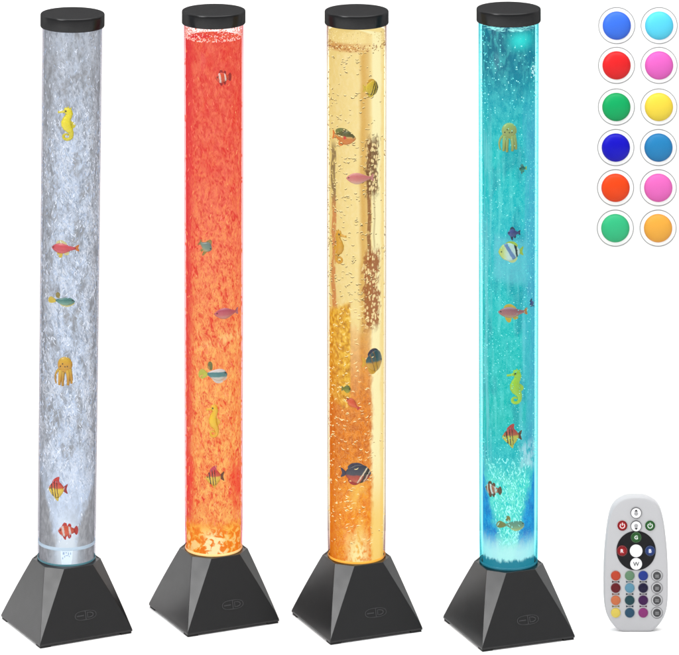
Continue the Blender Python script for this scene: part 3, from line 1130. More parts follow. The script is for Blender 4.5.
def clown_fish(L, x, y, w, ht, label, bmat, fmat, left=True, roll=0.0):
    r = place(L, x, y, 'clownfish', label, 'toy fish', 'toy fish in the lamps', roll)
    b = bender(left)
    h = ht / 2
    bl = w * 0.78
    off = w * 0.09
    m = body_mesh(bl, [(0, h * 0.25), (0.25, h * 0.5), (0.6, h * 0.72), (0.85, h * 0.5), (1, h * 0.08)],
                  [(0, -h * 0.25), (0.25, -h * 0.5), (0.6, -h * 0.72), (0.85, -h * 0.5), (1, -h * 0.1)], 1.9)
    m.build('body', bmat, r, xf=lambda p: b((p[0] + off, p[1], p[2])))
    fin(r, 'dorsal_fin', [(bl * 0.26 + off, h * 0.5), (bl * 0.16 + off, h * 1.0), (off, h * 0.98), (-bl * 0.06 + off, h * 0.62), (-bl * 0.14 + off, h * 0.9), (-bl * 0.28 + off, h * 0.8), (-bl * 0.28 + off, h * 0.3), (0, h * 0.3)], fmat, b)
    fin(r, 'belly_fin', [(bl * 0.22 + off, -h * 0.5), (bl * 0.10 + off, -h * 1.05), (-bl * 0.02 + off, -h * 0.95), (-bl * 0.04 + off, -h * 0.6), (-bl * 0.16 + off, -h * 0.95), (-bl * 0.28 + off, -h * 0.8), (-bl * 0.28 + off, -h * 0.3), (0, -h * 0.3)], fmat, b)
    x0 = -bl / 2 + off
    fin(r, 'tail_fin', [(x0 + 1, 0.9), (x0 - w * 0.08, h * 0.55), (x0 - w * 0.16, h * 0.35), (x0 - w * 0.18, 0), (x0 - w * 0.16, -h * 0.35), (x0 - w * 0.08, -h * 0.55), (x0 + 1, -0.9)], fmat, b)
    eye(r, bl * 0.36 + off, h * 0.14, 0.6, b, -1.4)
    return r


def sea_horse(L, x, y, ht, label, mat, dark, left=True, roll=0.0, wide=1.0):
    r = place(L, x, y, 'seahorse', label, 'toy seahorse', 'toy seahorses in the lamps', roll)
    b0 = bender(left)
    k = ht / 34.0
    b = lambda p: b0((p[0] * k * wide, p[1], p[2] * k))
    m = MB()
    # spiral tail, belly, neck, head (facing right)
    path, rad = [], []
    for i in range(11):
        a = math.radians(520 - 34 * i)
        rr = 1.3 + 0.27 * i
        path.append((0.6 + rr * math.cos(a), 0, -12.0 + rr * math.sin(a)))
        rad.append(0.7 + 0.11 * i)
    tail_end = path[-1]
    more = [(-3.0, -8.6, 2.4), (-1.6, -5.6, 3.3), (0.4, -2.5, 4.2), (1.0, 1.0, 4.4), (0.4, 4.5, 3.6), (-1.2, 8.0, 3.0), (-1.6, 10.5, 3.2), (-0.4, 12.8, 3.4), (1.2, 14.0, 2.6), (2.4, 14.0, 1.4)]
    ctrl = [(p[0], p[2]) for p in path] + [(q[0], q[1]) for q in more]
    radc = rad + [q[2] for q in more]
    pts = spline(ctrl, 4)
    rads = []
    for i in range(len(pts)):
        t = i / 4
        j = min(int(t), len(radc) - 2)
        rads.append(radc[j] + (radc[j + 1] - radc[j]) * (t - j))
    ribs = [rv * (1 + 0.05 * math.sin(i * 1.9)) for i, rv in enumerate(rads)]
    m.tube([(p[0], 0, p[1]) for p in pts], ribs, 12, 0.48)
    body = m.build('body', mat, r, xf=b)
    m = MB()
    m.tube([(1.0, -0.2, 12.6), (3.6, -0.2, 12.0), (6.6, -0.2, 11.4), (7.8, -0.2, 11.5)], [1.9, 1.2, 0.95, 1.2], 10, 0.7)
    m.build('snout', mat, r, xf=b)
    fin(r, 'dorsal_fin', [(-2.2, 3.0), (-6.2, 0.5), (-6.8, -2.4), (-4.2, -4.8), (-1.5, -5.0)], mat, b, 0.2)
    fin(r, 'crown', [(-2.6, 14.0), (-3.6, 16.4), (-1.8, 15.8), (-0.8, 17.6), (0.4, 15.8), (1.8, 16.6), (1.6, 14.0)], mat, b, 0.1)
    eye(r, 1.0, 13.2, 0.75, b, -1.55, white=False)
    return r


def octopus(L, x, y, w, ht, label, mat, dark, roll=0.0):
    r = place(L, x, y, 'octopus', label, 'toy octopus', 'toy octopuses in the lamps', roll)
    b = bender(False)
    k = w / 20.0
    s = ht / 30.0
    bb = lambda p: b((p[0] * k, p[1], p[2] * s))
    m = MB()
    m.ball((1.2, 0, 6.2), (7.6, 2.0, 8.0), 20, 12)
    m.ball((1.2, 0, 1.6), (7.2, 1.8, 3.2), 18, 8)
    m.build('head', mat, r, xf=bb)
    for pts in ([(-4.6, 0, 2), (-7.4, 0, -1.5), (-8.9, 0, -6), (-8.6, 0, -10), (-7.6, 0, -13)],
                [(-3.0, -0.4, 1), (-3.6, -0.4, -4), (-4.0, -0.4, -9), (-4.4, -0.4, -14)],
                [(-0.6, 0.3, 1), (-1.0, 0.3, -5), (-1.2, 0.3, -10), (-1.0, 0.3, -15)],
                [(3.4, -0.3, 1), (4.4, -0.3, -4), (4.6, -0.3, -9), (4.2, -0.3, -14)],
                [(5.8, 0, 2), (6.8, 0, -3), (7.6, 0, -8), (7.8, 0, -12.5)]):
        m = MB()
        c = spline([(p[0], p[2]) for p in pts], 4)
        n = len(c)
        thin = 0.75 if pts[0][0] < -4 else 1.25
        m.tube([(q[0], pts[0][1], q[1]) for q in c], [(1.75 - 0.75 * i / n) * thin for i in range(n)], 8, 0.7)
        m.build('tentacle', mat, r, xf=bb)
    for (ex, ez) in ((-3.0, 5.0), (1.4, 4.8), (-0.8, 7.6), (3.6, 5.0)):
        eye(r, ex * k, ez * s, 0.6, b, -1.75, white=False)
    return r


Cc = rgb
MAT = dict(
    coral=fishmat('coral_fish_skin', [(0.0, Cc(226, 120, 110)), (0.3, Cc(214, 76, 86)), (0.8, Cc(222, 86, 96)), (1.0, Cc(232, 140, 140))], 'z'),
    rose=fishmat('rose_fish_skin', [(0.0, Cc(214, 170, 120)), (0.35, Cc(200, 108, 106)), (0.75, Cc(186, 96, 108)), (1.0, Cc(210, 150, 160))], 'z'),
    mauve=fishmat('mauve_fish_skin', [(0.0, Cc(224, 170, 150)), (0.4, Cc(212, 104, 112)), (0.8, Cc(196, 88, 112)), (1.0, Cc(210, 150, 170))], 'z'),
    pink=fishmat('pink_fish_skin', [(0.0, Cc(226, 190, 180)), (0.35, Cc(220, 138, 140)), (0.7, Cc(214, 120, 130)), (1.0, Cc(226, 160, 165))], 'z'),
    teal=fishmat('teal_fish_skin', [(0.0, Cc(150, 190, 160)), (0.3, Cc(108, 162, 146)), (0.7, Cc(70, 130, 124)), (1.0, Cc(96, 150, 140))], 'z'),
    tealw=fishmat('white_edged_teal_skin', [(0.0, Cc(226, 226, 210)), (0.26, Cc(214, 220, 208)), (0.34, Cc(84, 150, 150)), (0.70, Cc(72, 136, 140)), (0.76, Cc(224, 234, 232)), (1.0, Cc(232, 238, 236))], 'z'),
    grey=fishmat('grey_green_fish_skin', [(0.0, Cc(190, 178, 110)), (0.4, Cc(120, 150, 132)), (1.0, Cc(106, 130, 126))], 'z'),
    angel=fishmat('red_yellow_angelfish_skin', [(0.0, Cc(236, 196, 40)), (0.52, Cc(240, 206, 60)), (0.60, Cc(222, 92, 50)), (1.0, Cc(214, 50, 66))], 'z',
                  [(0.28, 0.035, 0.15, Cc(40, 26, 16)), (0.46, 0.03, 0.12, Cc(46, 28, 16)), (0.62, 0.022, 0.1, Cc(70, 36, 20))]),
    clown=fishmat('clownfish_skin', [(0.0, Cc(222, 72, 40)), (0.5, Cc(232, 92, 50)), (1.0, Cc(224, 80, 48))], 'x',
                  [(0.30, 0.065, 0.1, Cc(236, 216, 206)), (0.70, 0.06, 0.1, Cc(242, 226, 218))]),
    clownd=fishmat('brown_clownfish_skin', [(0.0, Cc(176, 70, 36)), (0.5, Cc(190, 84, 48)), (1.0, Cc(200, 120, 86))], 'x',
                   [(0.24, 0.06, 0.1, Cc(226, 216, 206)), (0.55, 0.065, 0.2, Cc(240, 236, 230)), (0.84, 0.05, 0.1, Cc(226, 214, 204)), (0.42, 0.025, 0.2, Cc(60, 30, 22))]),
    butter=fishmat('yellow_striped_fish_skin', [(0.0, Cc(232, 206, 60)), (0.6, Cc(228, 196, 50)), (1.0, Cc(210, 180, 60))], 'x',
                   [(0.52, 0.035, -0.35, Cc(60, 44, 16)), (0.70, 0.04, -0.3, Cc(52, 38, 16)), (0.88, 0.05, -0.25, Cc(36, 28, 18))]),
    greeno=fishmat('green_backed_orange_skin', [(0.0, Cc(222, 128, 40)), (0.45, Cc(216, 130, 46)), (0.55, Cc(226, 180, 110)), (0.62, Cc(96, 92, 40)), (1.0, Cc(74, 84, 36))], 'z'),
    navy=fishmat('navy_backed_red_skin', [(0.0, Cc(216, 120, 96)), (0.24, Cc(190, 60, 44)), (0.40, Cc(170, 60, 50)), (0.46, Cc(56, 62, 88)), (1.0, Cc(44, 52, 80))], 'z',
                 [(0.70, 0.03, -0.5, Cc(240, 226, 206)), (0.80, 0.05, -0.4, Cc(24, 20, 24)), (0.90, 0.025, -0.4, Cc(236, 216, 196))]),
    blueg=fishmat('blue_backed_yellow_skin', [(0.0, Cc(232, 176, 40)), (0.40, Cc(228, 170, 44)), (0.50, Cc(52, 96, 110)), (1.0, Cc(38, 78, 100))], 'z',
                  [(0.30, 0.02, 0.3, Cc(150, 100, 20)), (0.50, 0.02, 0.3, Cc(140, 96, 20)), (0.95, 0.05, 0.0, Cc(24, 24, 40))]),
    cream=fishmat('cream_yellow_fish_skin', [(0.0, Cc(222, 206, 50)), (0.22, Cc(232, 222, 130)), (0.45, Cc(238, 238, 226)), (1.0, Cc(238, 238, 232))], 'x',
                  [(0.84, 0.05, 0.15, Cc(34, 42, 40)), (0.55, 0.10, 0.5, Cc(120, 140, 190))]),
    violet=fishmat('violet_fish_skin', [(0.0, Cc(92, 90, 160)), (0.5, Cc(70, 62, 126)), (1.0, Cc(58, 66, 120))], 'x'),
    green=fishmat('olive_green_fish_skin', [(0.0, Cc(190, 186, 60)), (0.5, Cc(120, 130, 30)), (1.0, Cc(80, 96, 26))], 'z'),
    dgreen=fishmat('sea_green_fish_skin', [(0.0, Cc(60, 170, 120)), (0.5, Cc(24, 120, 104)), (1.0, Cc(18, 96, 96))], 'z'),
    redf=fishmat('red_orange_fish_skin', [(0.0, Cc(236, 120, 60)), (0.5, Cc(228, 84, 44)), (1.0, Cc(214, 90, 50))], 'z'),
    ghost=fishmat('pale_olive_fish_skin', [(0.0, Cc(196, 206, 150)), (0.4, Cc(140, 170, 136)), (1.0, Cc(120, 160, 140))], 'z'),
    yel=fishmat('yellow_seahorse_skin', [(0.0, Cc(232, 216, 50)), (1.0, Cc(240, 224, 40))], 'z'),
    yelo=fishmat('golden_seahorse_skin', [(0.0, Cc(250, 196, 30)), (1.0, Cc(252, 206, 36))], 'z'),
    yelg=fishmat('lime_seahorse_skin', [(0.0, Cc(206, 226, 50)), (1.0, Cc(196, 222, 52))], 'z'),
    yeld=fishmat('ochre_seahorse_skin', [(0.0, Cc(224, 164, 30)), (1.0, Cc(222, 168, 40))], 'z'),
    octo=fishmat('golden_octopus_skin', [(0.0, Cc(206, 150, 30)), (0.5, Cc(214, 156, 36)), (1.0, Cc(226, 186, 56))], 'z'),
    octp=fishmat('pale_octopus_skin', [(0.0, Cc(184, 168, 78)), (0.5, Cc(190, 180, 100)), (1.0, Cc(190, 196, 110))], 'z'),
)
FIN = {k: finmat(k + '_fin', c) for k, c in dict(
    yellow=Cc(222, 194, 70), ltyellow=Cc(226, 216, 150), olive=Cc(150, 134, 66), red=Cc(212, 56, 46), dkred=Cc(170, 40, 40), brown=Cc(110, 62, 30),
    white=Cc(226, 226, 214), orange=Cc(226, 132, 50), black=Cc(40, 34, 30), teal=Cc(90, 150, 140), pink=Cc(220, 150, 150), mauve=Cc(190, 120, 140),
    navy=Cc(50, 50, 84), green=Cc(110, 120, 60), gold=Cc(232, 176, 50), lime=Cc(190, 200, 70), crimson=Cc(206, 60, 90)).items()}

# white lamp
sea_horse(L1, 69, 124, 34, 'yellow toy seahorse with a curled tail in the white lit lamp', MAT['yel'], BLK, True, wide=1.2)
slim_fish(L1, 66.5, 248.5, 29, 10.5, 'coral_fish', 'coral red toy fish with yellow fins in the white lit lamp', MAT['coral'], FIN['ltyellow'], FIN['orange'], True, fins2=FIN['yellow'])
teal_fish(L1, 62.5, 301, 29, 8.5, 'muted teal toy fish with yellow tail in the white lit lamp', MAT['teal'], FIN['olive'], FIN['yellow'], FIN['ltyellow'])
octopus(L1, 65.5, 371, 20, 30, 'golden toy octopus with dangling arms in the white lit lamp', MAT['octo'], BLK)
deep_fish(L1, 59.5, 489, 23, 23, 'angelfish', 'red and yellow striped toy angelfish in the white lit lamp', MAT['angel'], FIN['red'], FIN['yellow'], FIN['dkred'], True)
clown_fish(L1, 70, 531, 21, 16, 'orange and white toy clownfish above the white lit nozzle', MAT['clown'], FIN['red'], True)
# red lamp
clown_fish(L2, 224.5, 77.5, 18, 15, 'small red and white toy clownfish near the top of the red lamp', MAT['clown'], FIN['dkred'], True)
slim_fish(L2, 206, 246, 15, 11, 'grey_fish', 'small grey green toy fish half hidden in red lit bubbles', MAT['grey'], FIN['olive'], FIN['olive'], False, 0.5)
slim_fish(L2, 228.5, 313, 29, 11, 'mauve_fish', 'mauve toy fish at the right wall of the red lamp', MAT['mauve'], FIN['pink'], FIN['mauve'], True, dorsal=False)
teal_fish(L2, 214, 374.5, 30, 13, 'white edged teal toy fish with yellow tail in the red lamp', MAT['tealw'], FIN['green'], FIN['lime'], FIN['white'])
sea_horse(L2, 214.5, 421, 34, 'bright golden yellow toy seahorse in the red lamp', MAT['yelo'], BLK, True, wide=0.95)
deep_fish(L2, 216, 477, 21, 22, 'angelfish', 'toy angelfish with black stripes low in the red lamp', MAT['angel'], FIN['crimson'], FIN['gold'], FIN['brown'], True)
# amber lamp
deep_fish(L3, 371.5, 88, 18, 18, 'butterfly_fish', 'yellow toy fish with black stripes near the top of the amber lamp', MAT['butter'], FIN['gold'], FIN['yellow'], FIN['yellow'], False, oval=True)
f_ = slim_fish(L3, 342.5, 137, 28, 14.5, 'orange_fish', 'green backed orange toy fish with red spot in the amber lamp', MAT['greeno'], FIN['green'], FIN['orange'], False, 0.06, dorsal=False)
fin(f_, 'dorsal_fin', [(8.0, 4.6), (4.0, 8.2), (-3.0, 8.6), (-8.5, 6.0), (-8.0, 2.6), (0, 3.5)], FIN['green'], bender(False))
fin(f_, 'belly_fin', [(3.0, -5.0), (0.0, -8.6), (-3.5, -8.8), (-4.0, -5.0)], FIN['orange'], bender(False))
fin(f_, 'side_fin', [(4.8, 0.2), (2.0, 1.6), (2.4, -1.8)], FIN['red'], bender(False), -1.3, 0.3)
slim_fish(L3, 360.5, 178.5, 29, 11.5, 'pink_fish', 'pale pink toy fish in the upper part of the amber lamp', MAT['pink'], FIN['pink'], FIN['pink'], True, dorsal=False)
sea_horse(L3, 339, 247, 34, 'ochre yellow toy seahorse at the left wall of the amber lamp', MAT['yeld'], BLK, False, wide=1.1)
deep_fish(L3, 374, 361, 26, 25, 'blue_fish', 'blue backed yellow toy fish at the right wall of the amber lamp', MAT['blueg'], FIN['navy'], FIN['gold'], FIN['gold'], False, oval=True)
slim_fish(L3, 346, 389, 10, 8, 'green_fish', 'tiny olive green toy fish beside the yellow bubble cloud', MAT['green'], FIN['lime'], FIN['green'], False, dorsal=False)
slim_fish(L3, 353, 404, 17, 8, 'red_fish', 'small red orange toy fish in the lower half of the amber lamp', MAT['redf'], FIN['red'], FIN['red'], True, 0.7, dorsal=False)
deep_fish(L3, 356.5, 474, 31, 22, 'navy_fish', 'navy backed red bellied toy fish low in the amber lamp', MAT['navy'], FIN['navy'], FIN['dkred'], FIN['navy'], False, oval=True)
# turquoise lamp
octopus(L4, 507, 137, 20, 30, 'pale olive toy octopus in the upper part of the turquoise lamp', MAT['octp'], BLK)
slim_fish(L4, 522, 168.5, 9, 6, 'green_fish', 'tiny dark green toy fish below the octopus in the turquoise lamp', MAT['dgreen'], FIN['teal'], FIN['lime'], True)
slim_fish(L4, 513, 233, 13, 8, 'violet_fish', 'tiny violet toy fish above the cream fish in the turquoise lamp', MAT['violet'], FIN['navy'], FIN['navy'], True)
deep_fish(L4, 509.5, 252, 25, 21, 'cream_fish', 'cream and yellow toy fish with black eye band in the turquoise lamp', MAT['cream'], FIN['lime'], FIN['ltyellow'], FIN['lime'], True, oval=True)
slim_fish(L4, 512.5, 312.5, 31, 11, 'rose_fish', 'dusky rose toy fish with orange edged fins in the turquoise lamp', MAT['rose'], FIN['gold'], FIN['orange'], True)
slim_fish(L4, 531, 303, 8, 7, 'dark_fish', 'tiny dark blue toy fish at the right wall of the turquoise lamp', MAT['violet'], FIN['navy'], FIN['navy'], False, 1.2, dorsal=False)
sea_horse(L4, 515, 387, 35, 'lime yellow toy seahorse in the turquoise lamp', MAT['yelg'], BLK, True, wide=1.15)
deep_fish(L4, 511.5, 436, 22, 23, 'angelfish', 'red and yellow toy angelfish below the lime seahorse', MAT['angel'], FIN['red'], FIN['yellow'], FIN['brown'], True)
clown_fish(L4, 492, 489.5, 21, 15, 'brown and white toy clownfish at the left wall of the turquoise lamp', MAT['clownd'], FIN['brown'], True)
teal_fish(L4, 510, 525, 29, 9, 'pale olive toy fish just above the turquoise lamp base', MAT['ghost'], FIN['olive'], FIN['olive'], FIN['ltyellow'])

# ---------------------------------------------------------------- colour buttons on the wall
SW = (CAM_D + WALL_Y) / CAM_D
M_RIM = plain('white_button_plastic', (0.85, 0.85, 0.85, 1), 0.4, 0.3, 0.01)
M_LINE = plain('grey_hairline_ring', (0.16, 0.16, 0.16, 1), 0.5, 0.2, 0.02)
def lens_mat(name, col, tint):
    """pigmented plastic with shade put into the colour: darker where the dome turns away"""
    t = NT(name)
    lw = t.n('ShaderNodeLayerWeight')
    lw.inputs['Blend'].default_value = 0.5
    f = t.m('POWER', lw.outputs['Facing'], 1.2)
    deep = tuple(col[i] * (0.30 + 0.40 * tint[i]) for i in range(3)) + (1,)  # painted rim shade, leaves the dome centre lighter
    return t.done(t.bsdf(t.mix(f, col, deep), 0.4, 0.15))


BUTTONS = [
    (616.7, 25.4, (62, 118, 236), 'blue', 'medium blue round button at the top left of the wall'),
    (659.1, 25.4, (92, 216, 246), 'sky', 'sky blue round button at the top right of the wall'),
    (616.5, 65.2, (236, 36, 40), 'red', 'bright red round button below the medium blue one'),
    (659.0, 65.2, (236, 104, 200), 'pink', 'pink round button right of the bright red one'),
    (616.3, 106.8, (14, 178, 102), 'green', 'deep green round button below the bright red one'),
    (658.8, 106.8, (250, 222, 72), 'yellow', 'yellow round button right of the deep green one'),
    (615.8, 147.4, (18, 10, 204), 'navy', 'dark royal blue round button below the deep green one'),
    (658.4, 147.4, (40, 136, 196), 'steel', 'steel blue round button below the yellow one'),
    (615.5, 187.6, (250, 76, 20), 'vermilion', 'orange red round button below the dark royal blue one'),
    (658.2, 187.6, (244, 112, 200), 'rose', 'pink round button right of the orange red one'),
    (615.3, 228.0, (58, 200, 138), 'mint', 'mint green round button at the bottom left of the button grid'),
    (658.0, 228.0, (250, 180, 70), 'amber', 'amber orange round button at the bottom right of the button grid'),
]
for (px, py, c, nm, lab) in BUTTONS:
    cx, cz = (px - 339.5) * SW, CAM_H - (py + 849.0) * SW
    root = empty('colour_button', (cx, WALL_Y, cz))
    tag(root, lab, 'round button', 'round colour buttons on the wall')
    def wallxf(p):                       # lathe axis z -> out of the wall (-y)
        return (p[0], -p[2], p[1])
    m = MB()
    m.lathe([(18.1 * SW, 0.0), (18.1 * SW, 0.4), (17.9 * SW, 0.5), (0.01, 0.5)], 72)
    m.build('rim', M_RIM, root, xf=wallxf)
    m = MB()
    m.lathe([(18.35 * SW, 0.1), (18.35 * SW, 0.8), (17.85 * SW, 0.8), (17.85 * SW, 0.1)], 72, closed=True)
    m.build('outline_ring', M_LINE, root, xf=wallxf, smooth=False)
    m = MB()
    prof = [(14.2 * SW, 0.3), (14.2 * SW, 0.9)]
    for i in range(1, 9):
        a = i / 8 * math.pi / 2
        prof.append((14.2 * SW * math.cos(a) + 0.01, 0.9 + 6.0 * math.sin(a)))
    m.lathe(prof, 72)
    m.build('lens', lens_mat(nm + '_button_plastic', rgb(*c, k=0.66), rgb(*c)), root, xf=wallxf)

# ---------------------------------------------------------------- remote control
RX, RTOP, RBOT = 636.0, 497.2, 631.8
dR = CAM_D * CAM_H / (RBOT + 849.0)
RY = dR - CAM_D
sR = dR / CAM_D
remote = empty('remote_control', ((RX - 339.5) * sR, RY, 0))
tag(remote, 'light grey remote control with coloured buttons standing upright', 'remote control')
M_REM = plain('light_grey_remote_plastic', rgb(214, 214, 217, 0.58), 0.45, 0.35, 0.02)
half = [(0, 0), (8, 0.4), (13.7, 2.3), (19.5, 6), (23.5, 11), (26, 17.5), (28, 27), (29.8, 40), (31.2, 55), (31.9, 72), (32, 90), (31.7, 103), (30.6, 112), (28.2, 119.5), (24.0, 126.5), (19.0, 131.6), (15, 134.0), (13.0, 134.5)]
hs = spline(half, 4)
HT = 134.5
outl = [(x, HT - z) for x, z in hs] + [(-x, HT - z) for x, z in reversed(hs[1:])]
outl = outl[::-1]
# layered shell: front face, rounded shoulders, back
m = MB()
n = len(outl)
layers = [(0.0, -1.0), (2.2, -0.9), (1.0, -0.5), (0.25, 0.4), (0.0, 1.6), (0.0, 10.0), (0.6, 12.0), (2.4, 13.2)]
layers = [(3.4, -1.0), (1.6, -0.75), (0.6, -0.1), (0.1, 1.0), (0.0, 2.2), (0.0, 10.0), (0.5, 12.0), (2.4, 13.2)]
cz0 = HT * 0.5
vs = []
for (ins, y) in layers:
    for (x, z) in outl:
        d = math.hypot(x, (z - cz0))
        zz = z
        k = (d - ins) / d if d > 0 else 1
        vs.append((x * k, y, cz0 + (z - cz0) * k))
fs = []
for li in range(len(layers) - 1):
    for i in range(n):
        j = (i + 1) % n
        fs.append((li * n + i, li * n + j, (li + 1) * n + j, (li + 1) * n + i))
fs.append(tuple(range(n - 1, -1, -1)))
fs.append(tuple((len(layers) - 1) * n + i for i in range(n)))
m.add(vs, fs)
zmin = min(v[2] for v in m.v)
body = m.build('body', M_REM, remote)
FY = -1.0                                # front face of the remote


def rp(zx, zy):
    """a point of the remote's face, from measurements taken on the enlarged view"""
    return ((zx - 188.0) / 4.09, HT - (zy - 50.0) / 4.09)


def puck(parent, name, cx, cz, r, y0, y1, mat, dome=0.0, seg=32):
    m = MB()
    prof = [(r, -y0), (r, -y1), (r * 0.94, -y1 + 0.15)]
    if dome:
        for i in range(1, 6):
            a = i / 5 * math.pi / 2
            prof.append((r * 0.94 * math.cos(a) + 0.01, -y1 + 0.15 + dome * math.sin(a)))
    else:
        prof.append((0.01, -y1 + 0.15))
    m.lathe(prof, seg)
    return m.build(name, mat, parent, xf=lambda p: (cx + p[0], -p[2], cz + p[1]), smooth=bool(dome))


def annulus(parent, name, cx, cz, r0, r1, y, mat, th=0.3, a0=0.0, a1=TAU, seg=40):
    m = MB()
    vs, fs = [], []
    full = abs(a1 - a0 - TAU) < 1e-6
    nn = seg if full else seg + 1
    for i in range(nn):
        a = a0 + (a1 - a0) * i / seg
        c, s = math.cos(a), math.sin(a)
        vs += [(cx + r0 * c, y, cz + r0 * s), (cx + r1 * c, y, cz + r1 * s), (cx + r1 * c, y + th, cz + r1 * s), (cx + r0 * c, y + th, cz + r0 * s)]
    for i in range(seg):
        j = (i + 1) % nn
        for q in range(4):
            q2 = (q + 1) % 4
            fs.append((i * 4 + q, i * 4 + q2, j * 4 + q2, j * 4 + q))
    m.add(vs, fs)
    return m.build(name, mat, parent, smooth=False)


def letter(parent, ch, cx, cz, size, y, mat, name='letter'):
    cu = bpy.data.curves.new('letter_curve', 'FONT')
    cu.body = ch
    cu.size = size * K
    cu.align_x = 'CENTER'
    cu.extrude = 0.12 * K
    cu.offset = 0.022 * size * K
    tmp = bpy.data.objects.new('letter_tmp', cu)
    COL.objects.link(tmp)
    dg = bpy.context.evaluated_depsgraph_get()
    me = bpy.data.meshes.new_from_object(tmp.evaluated_get(dg))
    bpy.data.objects.remove(tmp)
    zs = [v.co.y for v in me.vertices]
    xs = [v.co.x for v in me.vertices]
    mz, mx = (min(zs) + max(zs)) / 2, (min(xs) + max(xs)) / 2
    for v in me.vertices:
        x, yv, z = v.co
        v.co = ((cx * K) + x - mx, y * K - z, cz * K + yv - mz)
    me.materials.clear()
    me.materials.append(mat)
    me.name = name
    o = bpy.data.objects.new(name, me)
    COL.objects.link(o)
    o.parent = parent
    return o


RK = 0.58
def rmat(name, r, g, b, k=RK, rough=0.45):
    return plain(name, rgb(r, g, b, k), rough, 0.15, 0.04)


W_ = rmat('remote_white', 238, 238, 240, 0.78)
DK = rmat('remote_black', 24, 22, 26)
GY = rmat('remote_grey_print', 96, 96, 98)
LG = rmat('remote_pale_print', 190, 190, 192)
RD, GN, BL_ = rmat('remote_red', 190, 42, 48), rmat('remote_green', 64, 124, 66), rmat('remote_blue', 60, 84, 156)
RDL, GNL, BLL = rmat('remote_pale_red', 236, 170, 172), rmat('remote_pale_green', 176, 220, 172), rmat('remote_pale_blue', 176, 192, 232)

# up / down keys
for (zx, zy, up_) in ((188, 114, True), (188, 168, False)):
    cx, cz = rp(zx, zy)
    b = puck(remote, 'button', cx, cz, 5.1, FY + 0.4, FY - 0.9, W_)
    annulus(b, 'outline_ring', cx, cz, 4.95, 5.5, FY - 1.0, GY, 0.9)
    s = 1 if up_ else -1
    m = MB()
    tri = [(-1.7, 1.6), (1.7, 1.6), (0, 3.5)]
    tri = [(cx + x, cz + s * z) for x, z in tri]
    if s < 0:
        tri = tri[::-1]
    m.slab(tri, FY - 1.2, FY - 0.6)
    m.build('arrow', DK, b, smooth=False)
    puck(b, 'lamp_print', cx, cz - s * 0.6, 1.9, FY - 0.5, FY - 1.1, LG, seg=20)
# power keys
for (zx, zy, mc, ml) in ((132, 166, RD, RDL), (245, 166, GN, GNL)):
    cx, cz = rp(zx, zy)
    b = puck(remote, 'button', cx, cz, 4.9, FY + 0.4, FY - 0.9, mc)
    annulus(b, 'outline_ring', cx, cz, 4.0, 4.5, FY - 1.05, ml, 0.4)
    annulus(b, 'power_arc', cx, cz, 1.9, 2.6, FY - 1.1, W_, 0.4, math.radians(125), math.radians(415))
    m = MB()
    m.slab([(cx - 0.4, cz + 0.3), (cx + 0.4, cz + 0.3), (cx + 0.4, cz + 3.1), (cx - 0.4, cz + 3.1)], FY - 1.12, FY - 0.7)
    m.build('power_bar', W_, b, smooth=False)
# direction pad
cx, cz = rp(188, 268)
pad = puck(remote, 'pad', cx, cz, 19.6, FY + 0.4, FY - 0.5, DK, seg=64)
for (zx, zy, r, mc, ml, ch, mt) in ((188, 213, 5.2, GN, GNL, 'G', W_), (131, 268, 5.2, RD, RDL, 'R', W_), (245, 268, 5.0, BL_, BLL, 'B', W_), (188, 268, 6.3, W_, None, None, None), (188, 321, 5.9, W_, None, 'W', GY)):
    cx, cz = rp(zx, zy)
    b = puck(remote, 'button', cx, cz, r, FY - 0.3, FY - 1.2, mc)
    if ml:
        annulus(b, 'outline_ring', cx, cz, r - 1.0, r - 0.2, FY - 1.35, ml, 0.4)
        annulus(b, 'inner_ring', cx, cz, r - 2.3, r - 1.9, FY - 1.35, ml, 0.4)
    if ch:
        letter(b, ch, cx, cz, 5.0 if ch != 'W' else 5.6, FY - 1.3, mt)
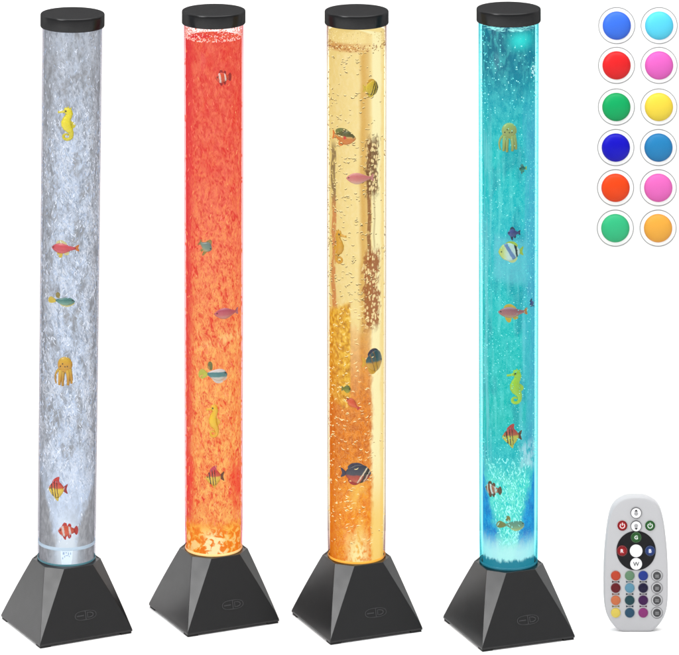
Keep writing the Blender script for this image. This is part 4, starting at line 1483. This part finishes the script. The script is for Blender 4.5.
# colour keys, four by four
grid = [[(206, 76, 50), (112, 150, 118), (40, 62, 150), (84, 84, 86)],
        [(112, 28, 36), (104, 160, 186), (32, 26, 62), (84, 84, 86)],
        [(220, 124, 80), (36, 76, 84), (70, 28, 84), (84, 84, 86)],
        [(240, 216, 100), (48, 86, 112), (150, 56, 126), (84, 84, 86)]]
GRIM = rmat('remote_key_rim', 228, 228, 230, 0.75)
for ri, zy in enumerate((370, 420, 470, 521)):
    for ci, zx in enumerate((105, 162, 217, 273)):
        cx, cz = rp(zx, zy)
        c = grid[ri][ci]
        mk = rmat('remote_key', *c)
        if ci == 3:
            b = puck(remote, 'button', cx, cz, 4.0, FY + 0.4, FY - 1.0, mk, 0.5)
            annulus(b, 'outline_ring', cx, cz, 5.45, 5.8, FY - 0.25, rmat('remote_ring_print', 120, 120, 122), 0.6)
            annulus(b, 'inner_ring', cx, cz, 4.0, 4.6, FY - 0.3, GRIM, 0.6)
            m = MB()
            for q in range(3):
                m.slab([(cx - 1.8, cz - 1.3 + q * 1.1), (cx + 1.8, cz - 1.3 + q * 1.1), (cx + 1.8, cz - 0.9 + q * 1.1), (cx - 1.8, cz - 0.9 + q * 1.1)], FY - 1.75, FY - 1.2)
            m.build('key_print', LG, b, smooth=False)
        else:
            b = puck(remote, 'button', cx, cz, 4.5, FY + 0.4, FY - 1.0, mk, 0.6)
            annulus(b, 'outline_ring', cx, cz, 4.55, 5.1, FY - 0.25, rmat('remote_key_halo', *[min(255, int(v * 0.45 + 130)) for v in c]), 0.6)
            if ri < 3:                  # little printed arrows between the rows
                m = MB()
                z0 = cz - 6.15
                for s in (-1, 1):
                    t = [(cx + s * 3.6, z0 + 1.0), (cx + s * 3.6, z0 - 1.0), (cx + s * 1.3, z0)]
                    m.slab(t if s < 0 else t[::-1], FY - 0.3, FY + 0.3)
                m.slab([(cx - 1.4, z0 - 0.25), (cx + 1.4, z0 - 0.25), (cx + 1.4, z0 + 0.25), (cx - 1.4, z0 + 0.25)], FY - 0.22, FY + 0.3)
                m.build('print_mark', rmat('remote_print', *[int(v * 0.6) for v in grid[ri + 1][ci]]), body, smooth=False)

# ---------------------------------------------------------------- light
w = bpy.data.worlds.new('World')
scene.world = w
w.use_nodes = True
bg = w.node_tree.nodes['Background']
wt = w.node_tree
wc = wt.nodes.new('ShaderNodeTexCoord')
ws = wt.nodes.new('ShaderNodeSeparateXYZ')
wr = wt.nodes.new('ShaderNodeMapRange')
wr.interpolation_type = 'SMOOTHSTEP'
wr.inputs['From Min'].default_value = -0.02
wr.inputs['From Max'].default_value = 0.42
wr.inputs['To Min'].default_value = 0.42
wr.inputs['To Max'].default_value = 1.12
wt.links.new(wc.outputs['Generated'], ws.inputs[0])
wt.links.new(ws.outputs[2], wr.inputs['Value'])
wt.links.new(wr.outputs[0], bg.inputs['Color'])
bg.inputs['Strength'].default_value = 0.8


def area(name, loc, target, sx, sy, radiance, col=(1, 1, 1)):
    ld = bpy.data.lights.new(name, 'AREA')
    ld.shape = 'RECTANGLE'
    ld.size, ld.size_y = sx, sy
    ld.energy = radiance * math.pi * sx * sy
    ld.color = col
    o = bpy.data.objects.new(name, ld)
    COL.objects.link(o)
    o.location = loc
    d = Vector(target) - Vector(loc)
    o.rotation_euler = d.to_track_quat('-Z', 'Y').to_euler()
    return o


area('added_overhead_fill', (0, -0.6, 3.4), (0, -0.1, 0.2), 4.5, 2.4, 2.6)  # unseen light, added to lift floor and wall to white
area('added_wall_fill', (0.2, -0.25, 2.5), (0.2, 0.5, 0.15), 3.4, 0.5, 4.5)  # unseen light, added to bleach the grey lower wall
area('key_softbox', (-2.3, -2.2, 2.3), (0, 0, 0.1), 1.2, 1.2, 15.0)

# ---------------------------------------------------------------- camera
cd = bpy.data.cameras.new('camera')
cam = bpy.data.objects.new('camera', cd)
COL.objects.link(cam)
cam.location = (0, -CAM_D * K, CAM_H * K)
cam.rotation_euler = (math.radians(90), 0, 0)
cd.sensor_fit = 'HORIZONTAL'
cd.sensor_width = 36.0
cd.lens = 36.0 * CAM_D / 679.0
cd.shift_y = -(327.5 + 849.0) / 679.0
cd.clip_start = 0.1
cd.clip_end = 200.0
scene.camera = cam

scene.view_settings.view_transform = 'Standard'
scene.view_settings.look = 'None'
scene.view_settings.exposure = 0.0
scene.view_settings.gamma = 1.0
scene.cycles.max_bounces = 12
scene.cycles.transparent_max_bounces = 24
